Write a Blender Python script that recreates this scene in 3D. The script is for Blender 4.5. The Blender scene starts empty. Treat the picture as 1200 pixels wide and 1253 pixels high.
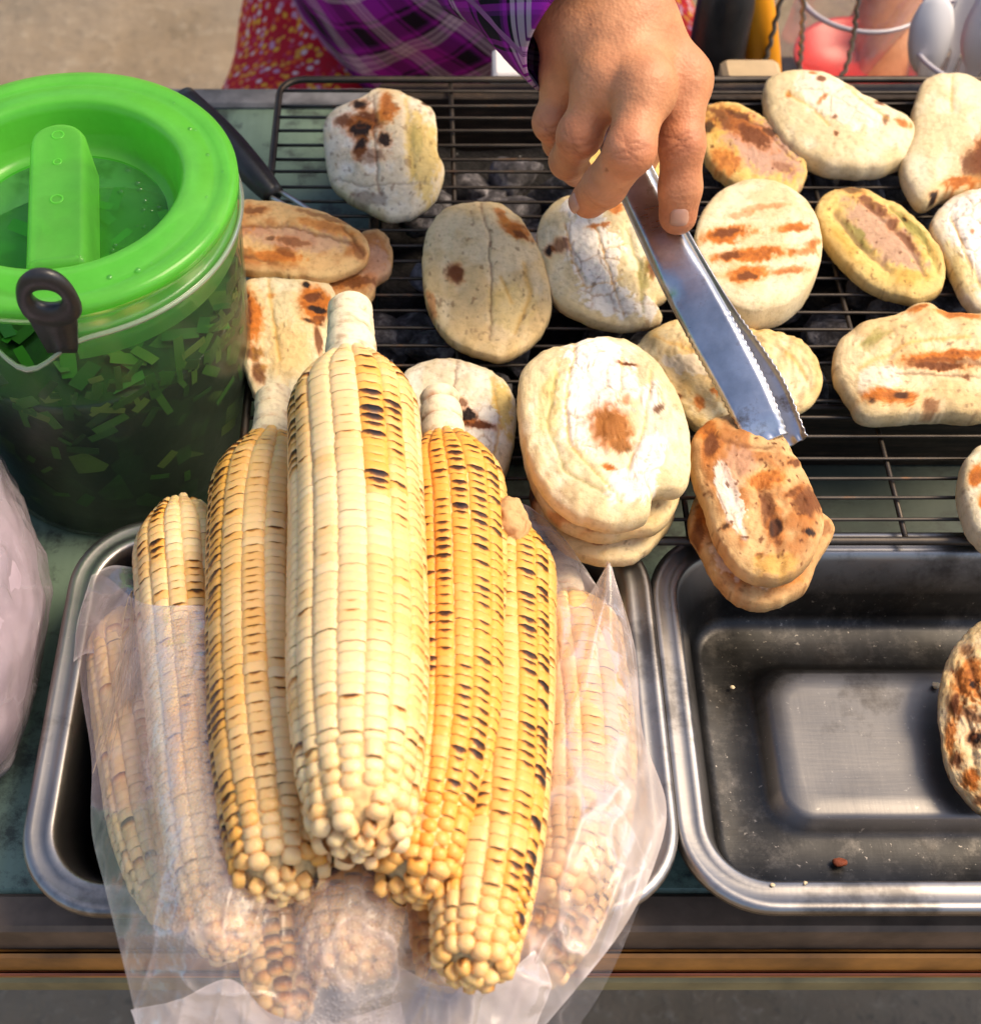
import bpy, math, random
import numpy as np
from mathutils import Vector, Matrix
random.seed(7)
RNG = np.random.default_rng(11)
sc = bpy.context.scene
COL = sc.collection
R = math.radians

# ------------------------------------------------------------------ camera
PITCH = R(54.0); F = 1700.0; CX, CY = 530.0, 626.5      # focal length and centre in photo pixels
CAM = np.array([0.0, -0.41, 0.566])                     # table top is z = 0, ground is z = -0.75
cam = bpy.data.cameras.new('camera')
cam.sensor_fit = 'HORIZONTAL'; cam.sensor_width = 36.0
cam.lens = 36.0 * F / 1200.0
cam.shift_x = (600.0 - CX) / 1200.0
cam.clip_start = 0.02; cam.clip_end = 400
cam.dof.use_dof = True; cam.dof.focus_distance = 0.60; cam.dof.aperture_fstop = 13.0
camo = bpy.data.objects.new('camera', cam); COL.objects.link(camo)
camo.location = CAM; camo.rotation_euler = (math.pi/2 - PITCH, 0, 0)
sc.camera = camo

# ------------------------------------------------------------------ sky, sun, exposure
SUN_EL, SUN_AZ = R(55), R(8)                           # azimuth from +x towards +y
to_sun = Vector((math.cos(SUN_EL)*math.cos(SUN_AZ), math.cos(SUN_EL)*math.sin(SUN_AZ), math.sin(SUN_EL)))
world = bpy.data.worlds.new('World'); sc.world = world; world.use_nodes = True
wn = world.node_tree.nodes; wl = world.node_tree.links
sky = wn.new('ShaderNodeTexSky'); sky.sky_type = 'NISHITA'; sky.sun_disc = False
sky.sun_elevation = SUN_EL; sky.sun_rotation = math.pi/2 - SUN_AZ
sky.air_density = 1.0; sky.dust_density = 3.0; sky.ozone_density = 1.0
bg = wn['Background']; bg.inputs[1].default_value = 0.15
wl.new(sky.outputs[0], bg.inputs[0])
sun = bpy.data.lights.new('sun', 'SUN'); sun.energy = 2.65; sun.angle = R(26.0); sun.color = (1.0, 0.80, 0.54)
suno = bpy.data.objects.new('sun', sun); COL.objects.link(suno)
suno.rotation_euler = (-to_sun).to_track_quat('-Z', 'Y').to_euler()
suno.location = to_sun * 5
sc.view_settings.view_transform = 'Standard'; sc.view_settings.look = 'None'
sc.view_settings.exposure = 0.56; sc.view_settings.gamma = 1.0
sc.view_settings.use_curve_mapping = False
sc.cycles.max_bounces = 10; sc.cycles.transparent_max_bounces = 16
sc.cycles.use_denoising = True
sc.cycles.caustics_reflective = False; sc.cycles.caustics_refractive = False

# ------------------------------------------------------------------ geometry helpers
SP, CP = math.sin(PITCH), math.cos(PITCH)
def ray(px, py):
    a = (px - CX) / F; b = -(py - CY) / F
    return np.array([a, b*SP + CP, b*CP - SP])
def P(px, py, z):                                       # a photo pixel at height z -> world point
    d = ray(px, py); t = (z - CAM[2]) / d[2]
    return CAM + d * t
def PY(px, py, y):                                      # a photo pixel at depth y -> world point
    d = ray(px, py); t = (y - CAM[1]) / d[1]
    return CAM + d * t
def PP(px, py, o, n):                                   # a photo pixel on the plane (o, n)
    d = ray(px, py); t = np.dot(np.asarray(o) - CAM, n) / np.dot(d, n)
    return CAM + d * t
def proj(v):
    q = np.asarray(v) - CAM
    x = q[..., 0]; yc = q[..., 1]*SP + q[..., 2]*CP; dep = q[..., 1]*CP - q[..., 2]*SP
    return np.stack([CX + F*x/dep, CY - F*yc/dep], -1)
def lin(*c):
    out = []
    for v in c[:3]:
        v = v/255.0
        out.append(v/12.92 if v <= 0.04045 else ((v+0.055)/1.055)**2.4)
    return tuple(out)
def hsh(ix, iy, iz, seed):
    n = (ix.astype(np.int64)*374761393 + iy.astype(np.int64)*668265263 + iz.astype(np.int64)*2147483647 + seed*1274126177) & 0xffffffff
    n = ((n ^ (n >> 13)) * 1274126177) & 0xffffffff
    n = (n ^ (n >> 16)) & 0xffffff
    return n / float(0xffffff)
def vnoise(p, seed=0):
    i = np.floor(p).astype(np.int64); f = p - i; f = f*f*(3-2*f)
    r = 0
    for dx in (0, 1):
        wx = f[..., 0] if dx else 1-f[..., 0]
        for dy in (0, 1):
            wy = f[..., 1] if dy else 1-f[..., 1]
            for dz in (0, 1):
                wz = f[..., 2] if dz else 1-f[..., 2]
                r = r + wx*wy*wz*hsh(i[..., 0]+dx, i[..., 1]+dy, i[..., 2]+dz, seed)
    return r
def fbm(p, octv=4, seed=0):
    p = np.asarray(p, float); a = 0.5; s = 0; t = 0
    for o in range(octv):
        s = s + a*vnoise(p*(2**o) + 17.3*o, seed+o); t += a; a *= 0.55
    return s/t
def sstep(a, b, x):
    t = np.clip((x-a)/(b-a), 0, 1); return t*t*(3-2*t)
def spline(pts, n, closed=False):
    p = np.asarray(pts, float); m = len(p)
    ts = np.linspace(0, m if closed else m-1, n, endpoint=not closed)
    out = []
    for t in ts:
        i = int(math.floor(t)); u = t-i
        if not closed and i >= m-1: i = m-2; u = 1.0
        def g(k):
            return p[k % m] if closed else (p[k] if 0 <= k < m else (2*p[0]-p[1] if k < 0 else 2*p[-1]-p[-2]))
        a, b, c, d = g(i-1), g(i), g(i+1), g(i+2)
        out.append(0.5*((2*b)+(-a+c)*u+(2*a-5*b+4*c-d)*u*u+(-a+3*b-3*c+d)*u**3))
    return np.array(out)
def resample(p, n, closed=False):
    q = np.vstack([p, p[:1]]) if closed else p
    s = np.concatenate([[0], np.cumsum(np.linalg.norm(np.diff(q, axis=0), axis=1))])
    t = np.linspace(0, s[-1], n, endpoint=not closed)
    return np.stack([np.interp(t, s, q[:, k]) for k in range(q.shape[1])], -1)

def mesh_data(name, v, f, smooth=True, col=None, uv=None):
    me = bpy.data.meshes.new(name)
    me.from_pydata([tuple(map(float, x)) for x in v], [], [tuple(map(int, x)) for x in f])
    if smooth: me.polygons.foreach_set('use_smooth', np.ones(len(me.polygons), bool))
    if col is not None:
        a = me.color_attributes.new('col', 'FLOAT_COLOR', 'POINT')
        c = np.ones((len(v), 4), np.float32); col = np.asarray(col); c[:, :col.shape[1]] = col
        a.data.foreach_set('color', c.ravel())
    if uv is not None:
        l = me.uv_layers.new(name='UVMap'); li = np.empty(len(me.loops), np.int32); me.loops.foreach_get('vertex_index', li)
        l.data.foreach_set('uv', np.asarray(uv, np.float32)[li].ravel())
    me.update()
    return me
def link(name, me, mat=None, parent=None, loc=None):
    o = bpy.data.objects.new(name, me); COL.objects.link(o)
    if mat is not None and len(me.materials) == 0: me.materials.append(mat)
    if parent is not None: o.parent = parent
    if loc is not None: o.location = loc
    return o
def build(name, v, f, mat, parent=None, smooth=True, col=None, uv=None, world_to=None):
    """Mesh from world-space vertices; under a parent it is made relative to the parent's location."""
    v = np.asarray(v, float)
    if parent is not None: v = v - np.array(parent_loc(parent))
    return link(name, mesh_data(name, v, f, smooth, col, uv), mat, parent)
def parent_loc(p):
    l = Vector((0, 0, 0))
    while p is not None: l += p.location; p = p.parent
    return l
def tag(o, label, cat, group=None):
    o['label'] = label; o['category'] = cat
    if group: o['group'] = group
    return o
def thing(name, label, cat, loc, group=None):
    o = bpy.data.objects.new(name, None); COL.objects.link(o); o.location = Vector([float(x) for x in loc])
    o.empty_display_size = 0.02
    return tag(o, label, cat, group)
def solo(name, v, f, mat, label, cat, group=None, smooth=True, col=None, uv=None):
    """A thing that is one mesh, with its origin at its base centre."""
    v = np.asarray(v, float); c = (v.min(0)+v.max(0))/2; c[2] = v[:, 2].min()
    o = link(name, mesh_data(name, v-c, f, smooth, col, uv), mat, None, c)
    return tag(o, label, cat, group)

def grid_f(nr, nc, closed=False, off=0, flip=False):
    out = []
    for i in range(nr-1):
        for j in range(nc if closed else nc-1):
            k = (j+1) % nc
            q = (off+i*nc+j, off+i*nc+k, off+(i+1)*nc+k, off+(i+1)*nc+j)
            out.append(q[::-1] if flip else q)
    return out
def join(parts):
    V = []; Fc = []; n = 0
    for v, f in parts:
        V.append(np.asarray(v, float)); Fc += [tuple(i+n for i in q) for q in f]; n += len(v)
    return np.vstack(V), Fc
def box(x0, x1, y0, y1, z0, z1):
    v = [(x, y, z) for z in (z0, z1) for y in (y0, y1) for x in (x0, x1)]
    return np.array(v, float), [(0, 2, 3, 1), (4, 5, 7, 6), (0, 1, 5, 4), (2, 6, 7, 3), (0, 4, 6, 2), (1, 3, 7, 5)]
def rbox(x0, x1, y0, y1, z0, z1, b=0.003):
    """Box with chamfered edges."""
    cx, cy = (x0+x1)/2, (y0+y1)/2
    def ring(hx, hy, c, z):
        return [(cx-hx+c, cy-hy, z), (cx+hx-c, cy-hy, z), (cx+hx, cy-hy+c, z), (cx+hx, cy+hy-c, z), (cx+hx-c, cy+hy, z), (cx-hx+c, cy+hy, z), (cx-hx, cy+hy-c, z), (cx-hx, cy-hy+c, z)]
    hx, hy = (x1-x0)/2, (y1-y0)/2
    v = ring(hx-b, hy-b, b*.5, z0) + ring(hx, hy, b, z0+b) + ring(hx, hy, b, z1-b) + ring(hx-b, hy-b, b*.5, z1)
    f = grid_f(4, 8, True) + [tuple(range(7, -1, -1)), tuple(range(24, 32))]
    return np.array(v, float), f
def frames(path):
    p = np.asarray(path, float); T = np.gradient(p, axis=0); T /= np.linalg.norm(T, axis=1)[:, None]
    ref = np.array([0, 0, 1.0]) if abs(T[:, 2]).mean() < .8 else np.array([1.0, 0, 0])
    S = np.cross(T, ref); S /= np.linalg.norm(S, axis=1)[:, None]; N = np.cross(S, T)
    return T, S, N
def tube(path, r, seg=8, caps=True):
    p = np.asarray(path, float); T, S, N = frames(p); n = len(p)
    r = np.broadcast_to(np.asarray(r, float), (n,)); a = np.linspace(0, 2*np.pi, seg, endpoint=False)
    v = p[:, None] + r[:, None, None]*(np.cos(a)[None, :, None]*S[:, None] + np.sin(a)[None, :, None]*N[:, None])
    f = grid_f(n, seg, True); v = v.reshape(-1, 3)
    if caps: f += [tuple(range(seg-1, -1, -1)), tuple(range((n-1)*seg, n*seg))]
    return v, f
def lathe(prof, seg=48, c=(0, 0, 0)):
    prof = np.asarray(prof, float); a = np.linspace(0, 2*np.pi, seg, endpoint=False)
    v = np.stack([prof[:, 0][:, None]*np.cos(a), prof[:, 0][:, None]*np.sin(a), np.repeat(prof[:, 1][:, None], seg, 1)], -1).reshape(-1, 3)
    return v + np.asarray(c), grid_f(len(prof), seg, True)

# signed-distance modelling: smooth unions of round cones turned into one mesh (surface nets)
def sd_cone(p, a, b, ra, rb):
    a = np.asarray(a, np.float32); b = np.asarray(b, np.float32); d = b-a
    t = np.clip(((p-a)@d)/max(float(d@d), 1e-12), 0, 1)
    return np.linalg.norm(p-a-t[..., None]*d, axis=-1) - (ra+(rb-ra)*t)
def sd_ell(p, c, r):
    q = (p-np.asarray(c, np.float32))/np.asarray(r, np.float32); k = np.linalg.norm(q, axis=-1)
    return (k-1)*float(min(r))
def smin(a, b, k):
    h = np.clip(0.5+0.5*(b-a)/k, 0, 1); return b*(1-h)+a*h - k*h*(1-h)
def surface_net(fn, lo, hi, h):
    lo = np.asarray(lo, float); hi = np.asarray(hi, float); n = np.ceil((hi-lo)/h).astype(int)+1
    ax = [(lo[k]+h*np.arange(n[k])).astype(np.float32) for k in range(3)]
    D = np.empty(n, np.float32); ch = max(1, int(1.5e6/(n[1]*n[2])))
    for i in range(0, n[0], ch):
        D[i:i+ch] = fn(np.stack(np.meshgrid(ax[0][i:i+ch], ax[1], ax[2], indexing='ij'), -1))
    ins = D < 0; cell = np.zeros(n-1, np.int8)
    for dx in (0, 1):
        for dy in (0, 1):
            for dz in (0, 1): cell += ins[dx:n[0]-1+dx, dy:n[1]-1+dy, dz:n[2]-1+dz]
    act = np.argwhere((cell > 0) & (cell < 8)); idx = -np.ones(n-1, np.int64); idx[tuple(act.T)] = np.arange(len(act))
    acc = np.zeros((len(act), 3)); cnt = np.zeros(len(act))
    cor = [(0, 0, 0), (1, 0, 0), (0, 1, 0), (1, 1, 0), (0, 0, 1), (1, 0, 1), (0, 1, 1), (1, 1, 1)]
    for a in range(8):
        for b in range(a+1, 8):
            df = [abs(cor[a][k]-cor[b][k]) for k in range(3)]
            if sum(df) != 1: continue
            da = D[tuple((act+cor[a]).T)]; db = D[tuple((act+cor[b]).T)]; m = (da < 0) != (db < 0)
            t = np.where(m, da/np.where(m, da-db, 1), 0)
            pt = np.array(cor[a])+t[:, None]*(np.array(cor[b])-np.array(cor[a]))
            acc[m] += pt[m]; cnt[m] += 1
    V = lo + h*(act + acc/np.maximum(cnt, 1)[:, None])
    Fc = []
    for k in range(3):
        u, w = (k+1) % 3, (k+2) % 3
        s0 = [slice(0, n[0]), slice(0, n[1]), slice(0, n[2])]; s1 = list(s0)
        s0[k] = slice(0, n[k]-1); s1[k] = slice(1, n[k])
        A = ins[tuple(s0)]; B = ins[tuple(s1)]
        e = np.argwhere(A != B); sg = A[tuple(e.T)]
        ok = (e[:, u] > 0) & (e[:, w] > 0) & (e[:, u] < n[u]-1) & (e[:, w] < n[w]-1); e = e[ok]; sg = sg[ok]
        def cid(du, dw):
            q = e.copy(); q[:, u] -= du; q[:, w] -= dw; return idx[tuple(q.T)]
        q = np.stack([cid(1, 1), cid(0, 1), cid(0, 0), cid(1, 0)], -1)
        q[~sg] = q[~sg][:, ::-1]; Fc.append(q)
    return V, np.vstack(Fc)
def relax(V, Fc, it=2, lam=0.5):
    e = np.vstack([Fc[:, [0, 1]], Fc[:, [1, 2]], Fc[:, [2, 3]], Fc[:, [3, 0]]]); e = np.vstack([e, e[:, ::-1]])
    for _ in range(it):
        s = np.zeros_like(V); c = np.zeros(len(V)); np.add.at(s, e[:, 0], V[e[:, 1]]); np.add.at(c, e[:, 0], 1)
        V = V + lam*(s/np.maximum(c, 1)[:, None]-V)
    return V

# ------------------------------------------------------------------ materials
class NT:
    def __init__(s, name):
        s.m = bpy.data.materials.new(name); s.m.use_nodes = True; s.t = s.m.node_tree; s.t.nodes.clear()
        s.out = s.n('OutputMaterial')
    def n(s, t, **kw):
        o = s.t.nodes.new('ShaderNode'+t)
        for k, v in kw.items():
            if hasattr(o, k): setattr(o, k, v)
            else: o.inputs[k.replace('_', ' ')].default_value = v
        return o
    def l(s, a, b): s.t.links.new(a, b)
    def coord(s, kind='Object', scale=(1, 1, 1), rot=(0, 0, 0)):
        c = s.n('TexCoord'); m = s.n('Mapping'); m.inputs['Scale'].default_value = scale; m.inputs['Rotation'].default_value = rot
        s.l(c.outputs[kind], m.inputs['Vector']); return m.outputs[0]
    def noise(s, vec, scale, detail=4, rough=.55):
        o = s.n('TexNoise'); o.inputs['Scale'].default_value = scale; o.inputs['Detail'].default_value = detail; o.inputs['Roughness'].default_value = rough
        s.l(vec, o.inputs['Vector']); return o.outputs['Fac']
    def ramp(s, fac, stops, mode='LINEAR'):
        o = s.n('ValToRGB'); o.color_ramp.interpolation = mode; el = o.color_ramp.elements
        while len(el) > 1: el.remove(el[0])
        el[0].position = stops[0][0]; el[0].color = tuple(stops[0][1])+(1,)
        for p_, c_ in stops[1:]:
            e = el.new(p_); e.color = tuple(c_)+(1,)
        s.l(fac, o.inputs[0]); return o.outputs[0]
    def mix(s, fac, a, b, blend='MIX'):
        o = s.n('Mix'); o.data_type = 'RGBA'; o.blend_type = blend
        for v, i in ((fac, 0), (a, 6), (b, 7)):
            if isinstance(v, (int, float)): o.inputs[i].default_value = v
            elif isinstance(v, tuple): o.inputs[i].default_value = tuple(v)+(1,)
            else: s.l(v, o.inputs[i])
        return o.outputs[2]
    def math(s, op, a, b=0.0, c=0.0):
        o = s.n('Math'); o.operation = op
        for i, v in enumerate((a, b, c)):
            if isinstance(v, (int, float)): o.inputs[i].default_value = v
            else: s.l(v, o.inputs[i])
        return o.outputs[0]
    def bump(s, h, strength=.3, dist=.001):
        o = s.n('Bump'); o.inputs['Strength'].default_value = strength; o.inputs['Distance'].default_value = dist
        s.l(h, o.inputs['Height']); return o.outputs[0]
    def pbr(s, color, rough=.6, metal=0.0, bump=None, sss=0.0, sss_r=(.01, .005, .003), spec=.5, rough_in=None, coat=0.0):
        o = s.n('BsdfPrincipled')
        if isinstance(color, tuple): o.inputs['Base Color'].default_value = tuple(color)+(1,)
        else: s.l(color, o.inputs['Base Color'])
        o.inputs['Roughness'].default_value = rough; o.inputs['Metallic'].default_value = metal
        o.inputs['Specular IOR Level'].default_value = spec; o.inputs['Coat Weight'].default_value = coat
        if rough_in is not None: s.l(rough_in, o.inputs['Roughness'])
        if bump is not None: s.l(bump, o.inputs['Normal'])
        if sss:
            o.inputs['Subsurface Weight'].default_value = sss; o.inputs['Subsurface Radius'].default_value = sss_r; o.inputs['Subsurface Scale'].default_value = 1.0
        s.l(o.outputs[0], s.out.inputs[0]); return o
    def vcol(s, name='col'):
        o = s.n('VertexColor'); o.layer_name = name; return o.outputs[0]

def m_plain(name, c, rough=.5, metal=0, scale=60, var=.25, bump=.15, bd=.0006, spec=.5, coat=0):
    t = NT(name); v = t.coord(); n = t.noise(v, scale)
    dark = tuple(x*(1-var) for x in c); lite = tuple(min(1, x*(1+var)) for x in c)
    col = t.ramp(n, [(.3, dark), (.7, lite)])
    t.pbr(col, rough, metal, t.bump(t.noise(v, scale*4), bump, bd), spec=spec, coat=coat); return t.m

def m_food(name, grain=300, bump=.5, bd=.0008, rough=.75, sss=.12):
    t = NT(name); v = t.coord(); c = t.vcol()
    n1 = t.noise(v, grain, 6, .65); n2 = t.noise(v, grain*4, 3)
    c2 = t.mix(1.0, c, t.ramp(n1, [(.25, (.72, .68, .62)), (.5, (1, 1, 1)), (.8, (1.05, 1.04, 1.02))]), 'MULTIPLY')
    h = t.math('ADD', n1, t.math('MULTIPLY', n2, .35))
    t.pbr(c2, rough, 0, t.bump(h, bump, bd), sss=sss, sss_r=(.004, .0025, .001), spec=.35); return t.m

M = {}
M['food'] = m_food('grilled_crust')
def mk_metal(name, base, r0, r1, scratch=.25, stain=None, wear_sheen=None):
    t = NT(name); v = t.coord(); vs = t.coord(scale=(6, 90, 40)); vs2 = t.coord(scale=(70, 7, 40), rot=(0, 0, .35))
    a = t.noise(vs, 9, 3); b = t.noise(vs2, 8, 3); c = t.noise(v, 22, 6, .65)
    col = t.ramp(c, [(.3, tuple(x*.55 for x in base)), (.55, base), (.75, tuple(min(1, x*1.35) for x in base))])
    if stain: col = t.mix(t.ramp(t.noise(v, 45, 6, .7), [(.58, (0, 0, 0)), (.72, (1, 1, 1))]), col, stain)
    if wear_sheen:
        wv = t.vcol(); col = t.mix(wv, col, wear_sheen)
        col = t.mix(t.ramp(t.noise(v, 75, 8, .75), [(.50, (0, 0, 0)), (.70, (.25, .25, .25))]), col, (.22, .20, .185))
        col = t.mix(t.ramp(t.noise(v, 420, 3, .6), [(.66, (0, 0, 0)), (.74, (.4, .4, .4))]), col, (.42, .38, .34))
        col = t.mix(t.ramp(t.noise(v, 18, 6, .7), [(.54, (0, 0, 0)), (.66, (.6, .6, .6))]), col, (.035, .03, .026))
    ro = t.math('ADD', t.math('MULTIPLY', c, r1-r0), t.math('ADD', r0, t.math('MULTIPLY', a, .12)))
    bb = t.math('ADD', t.math('ADD', a, b), t.math('MULTIPLY', t.noise(v, 30, 3), 3.0 if wear_sheen else 0.0))
    t.pbr(col, .4, 1.0, t.bump(bb, scratch, .0004 if wear_sheen else .00025), rough_in=ro); return t.m
M['tray'] = mk_metal('worn_steel', (.040, .039, .039), .24, .42, .06, None, (.40, .375, .36))
M['tongs'] = mk_metal('brushed_steel', (.62, .62, .66), .16, .36, .2, (.22, .16, .12))
M['wire'] = mk_metal('sooty_wire', (.10, .085, .072), .35, .6, .3, (.20, .11, .06))
M['steel_rod'] = mk_metal('steel_rod', (.55, .53, .5), .2, .4, .1)
def mk_soot():
    t = NT('sooty_sheet'); v = t.coord(); vs = t.coord(scale=(6, 6, 60))
    c = t.ramp(t.noise(vs, 6, 6, .65), [(.35, (.016, .012, .010)), (.58, (.05, .034, .024)), (.76, (.13, .08, .05))])
    t.pbr(c, .55, .3, t.bump(t.noise(v, 160, 5), .5, .001)); return t.m
M['soot'] = mk_soot()
def mk_green():
    t = NT('green_paint'); v = t.coord(); vs = t.coord(scale=(20, 1, 1))
    base = t.ramp(t.noise(v, 14, 5), [(.3, (.11, .17, .125)), (.7, (.18, .255, .195))])
    base = t.mix(t.ramp(t.noise(vs, 8, 3), [(.45, (0, 0, 0)), (.8, (.35, .35, .35))]), base, (.06, .10, .07))
    dirt = t.ramp(t.noise(v, 38, 8, .75), [(.50, (0, 0, 0)), (.62, (1, 1, 1))])
    base = t.mix(t.math('MULTIPLY', dirt, .8), base, (.02, .022, .02))
    g = t.n('NewGeometry'); sx = t.n('SeparateXYZ'); t.l(g.outputs['Position'], sx.inputs[0])
    nzs = t.math('MULTIPLY', t.noise(v, 16, 6, .7), .12)                # uneven darkening round the charcoal box
    mx_ = t.n('MapRange'); t.l(t.math('ADD', sx.outputs[0], nzs), mx_.inputs[0]); mx_.inputs[1].default_value = -.02; mx_.inputs[2].default_value = .05
    my_ = t.n('MapRange'); t.l(t.math('ADD', sx.outputs[1], nzs), my_.inputs[0]); my_.inputs[1].default_value = -.01; my_.inputs[2].default_value = .06
    base = t.mix(t.math('MULTIPLY', t.math('MULTIPLY', mx_.outputs[0], my_.outputs[0]), .72), base, (.035, .034, .03))
    t.pbr(base, .5, 0, t.bump(t.noise(v, 220, 4), .25, .0006)); return t.m
M['green'] = mk_green()
M['rail'] = m_plain('brown_iron', (.13, .088, .06), .55, .2, 40, .45, .4)
M['rust'] = m_plain('ochre_paint', (.38, .16, .03), .5, 0, 25, .6, .4)
M['olive'] = m_plain('olive_paint', (.22, .18, .08), .6, 0, 30, .4, .4)
M['black'] = m_plain('black_plastic', (.018, .017, .017), .38, 0, 120, .3, .2)
M['white_plastic'] = m_plain('white_plastic', (.72, .70, .70), .4, 0, 20, .05, .05)
M['red_plastic'] = m_plain('red_plastic', (.62, .025, .02), .35, 0, 20, .1, .05)
M['orange'] = m_plain('orange_plastic', (.85, .33, .01), .4, 0, 30, .1, .1)
M['wood'] = m_plain('pale_wood', (.5, .36, .2), .7, 0, 30, .2, .2)
def mk_ground():
    t = NT('sandy_ground'); v = t.coord()
    a = t.noise(v, 1.6, 5, .6); b = t.noise(v, 45, 6, .75); c = t.noise(v, 9, 5, .6)
    col = t.ramp(c, [(.3, (.20, .145, .085)), (.6, (.30, .22, .135)), (.8, (.36, .27, .17))])
    col = t.mix(t.ramp(a, [(.45, (0, 0, 0)), (.65, (.6, .6, .6))]), col, (.24, .21, .17))
    col = t.mix(t.ramp(b, [(.56, (0, 0, 0)), (.68, (.7, .7, .7))]), col, (.46, .38, .27))
    col = t.mix(t.ramp(t.noise(v, 70, 4, .7), [(.30, (.75, .75, .75)), (.42, (0, 0, 0))]), col, (.10, .085, .065))
    t.pbr(col, .95, 0, t.bump(t.math('ADD', b, c), .9, .012)); return t.m
M['ground'] = mk_ground()
def mk_skin():
    t = NT('skin'); v = t.coord(); c = t.vcol()
    w = t.n('TexVoronoi'); w.inputs['Scale'].default_value = 620; t.l(v, w.inputs['Vector'])
    n = t.noise(v, 90, 5)
    col = t.mix(1.0, c, t.ramp(n, [(.3, (.86, .80, .77)), (.7, (1.07, 1.07, 1.06))]), 'MULTIPLY')
    h = t.math('ADD', w.outputs['Distance'], t.math('MULTIPLY', t.noise(v, 500, 3), .8))
    t.pbr(col, .52, 0, t.bump(h, .34, .0005), sss=.09, sss_r=(.006, .0025, .0015), spec=.4); return t.m
M['skin'] = mk_skin()
def mk_nail():
    t = NT('nail'); t.pbr(t.ramp(t.noise(t.coord(), 120, 3), [(.3, (.46, .24, .16)), (.7, (.56, .31, .22))]), .25, 0, sss=.1, sss_r=(.003, .0015, .001)); return t.m
M['nail'] = mk_nail()
def mk_plaid():
    t = NT('purple_plaid'); u = t.n('UVMap'); mp = t.n('Mapping'); mp.inputs['Rotation'].default_value = (0, 0, R(38)); t.l(u.outputs[0], mp.inputs[0])
    sx = t.n('SeparateXYZ'); t.l(mp.outputs[0], sx.inputs[0])
    pur = (.27, .012, .31); blk = (.006, .004, .012); lil = (.52, .42, .52); dk = (.10, .01, .14)
    st = [(0, pur), (.20, blk), (.24, pur), (.30, blk), (.56, dk), (.60, pur), (.66, blk), (.70, lil), (.755, dk), (.78, lil), (.86, dk), (.885, lil), (.94, pur)]
    A = t.ramp(t.math('FRACT', sx.outputs[0]), st, 'CONSTANT'); B = t.ramp(t.math('FRACT', sx.outputs[1]), st, 'CONSTANT')
    tw = t.math('FRACT', t.math('MULTIPLY', t.math('ADD', sx.outputs[0], sx.outputs[1]), 40))
    fac = t.math('MULTIPLY_ADD', t.math('GREATER_THAN', tw, .5), .3, .35)
    col = t.mix(fac, A, B)
    n = t.noise(t.coord(), 700, 2)
    t.pbr(col, .85, 0, t.bump(n, .3, .0006), spec=.2); return t.m
M['plaid'] = mk_plaid()
def mk_floral():
    t = NT('red_floral'); v = t.coord()
    w = t.n('TexVoronoi'); w.inputs['Scale'].default_value = 170; t.l(v, w.inputs['Vector'])
    sx = t.n('SeparateColor'); t.l(w.outputs['Color'], sx.inputs[0])
    fl = t.ramp(sx.outputs[0], [(0, (.50, .02, .03)), (.30, (.75, .10, .02)), (.42, (.85, .42, .04)), (.58, (.80, .55, .50)), (.70, (.55, .04, .10)), (.80, (.8, .35, .05)), (.9, (.62, .30, .40))], 'CONSTANT')
    k = t.ramp(w.outputs['Distance'], [(.40, (1, 1, 1)), (.60, (0, 0, 0))])
    col = t.mix(k, (.55, .012, .025), fl)
    t.pbr(col, .9, 0, t.bump(t.noise(v, 500, 2), .2, .0006), spec=.2); return t.m
M['floral'] = mk_floral()
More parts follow.
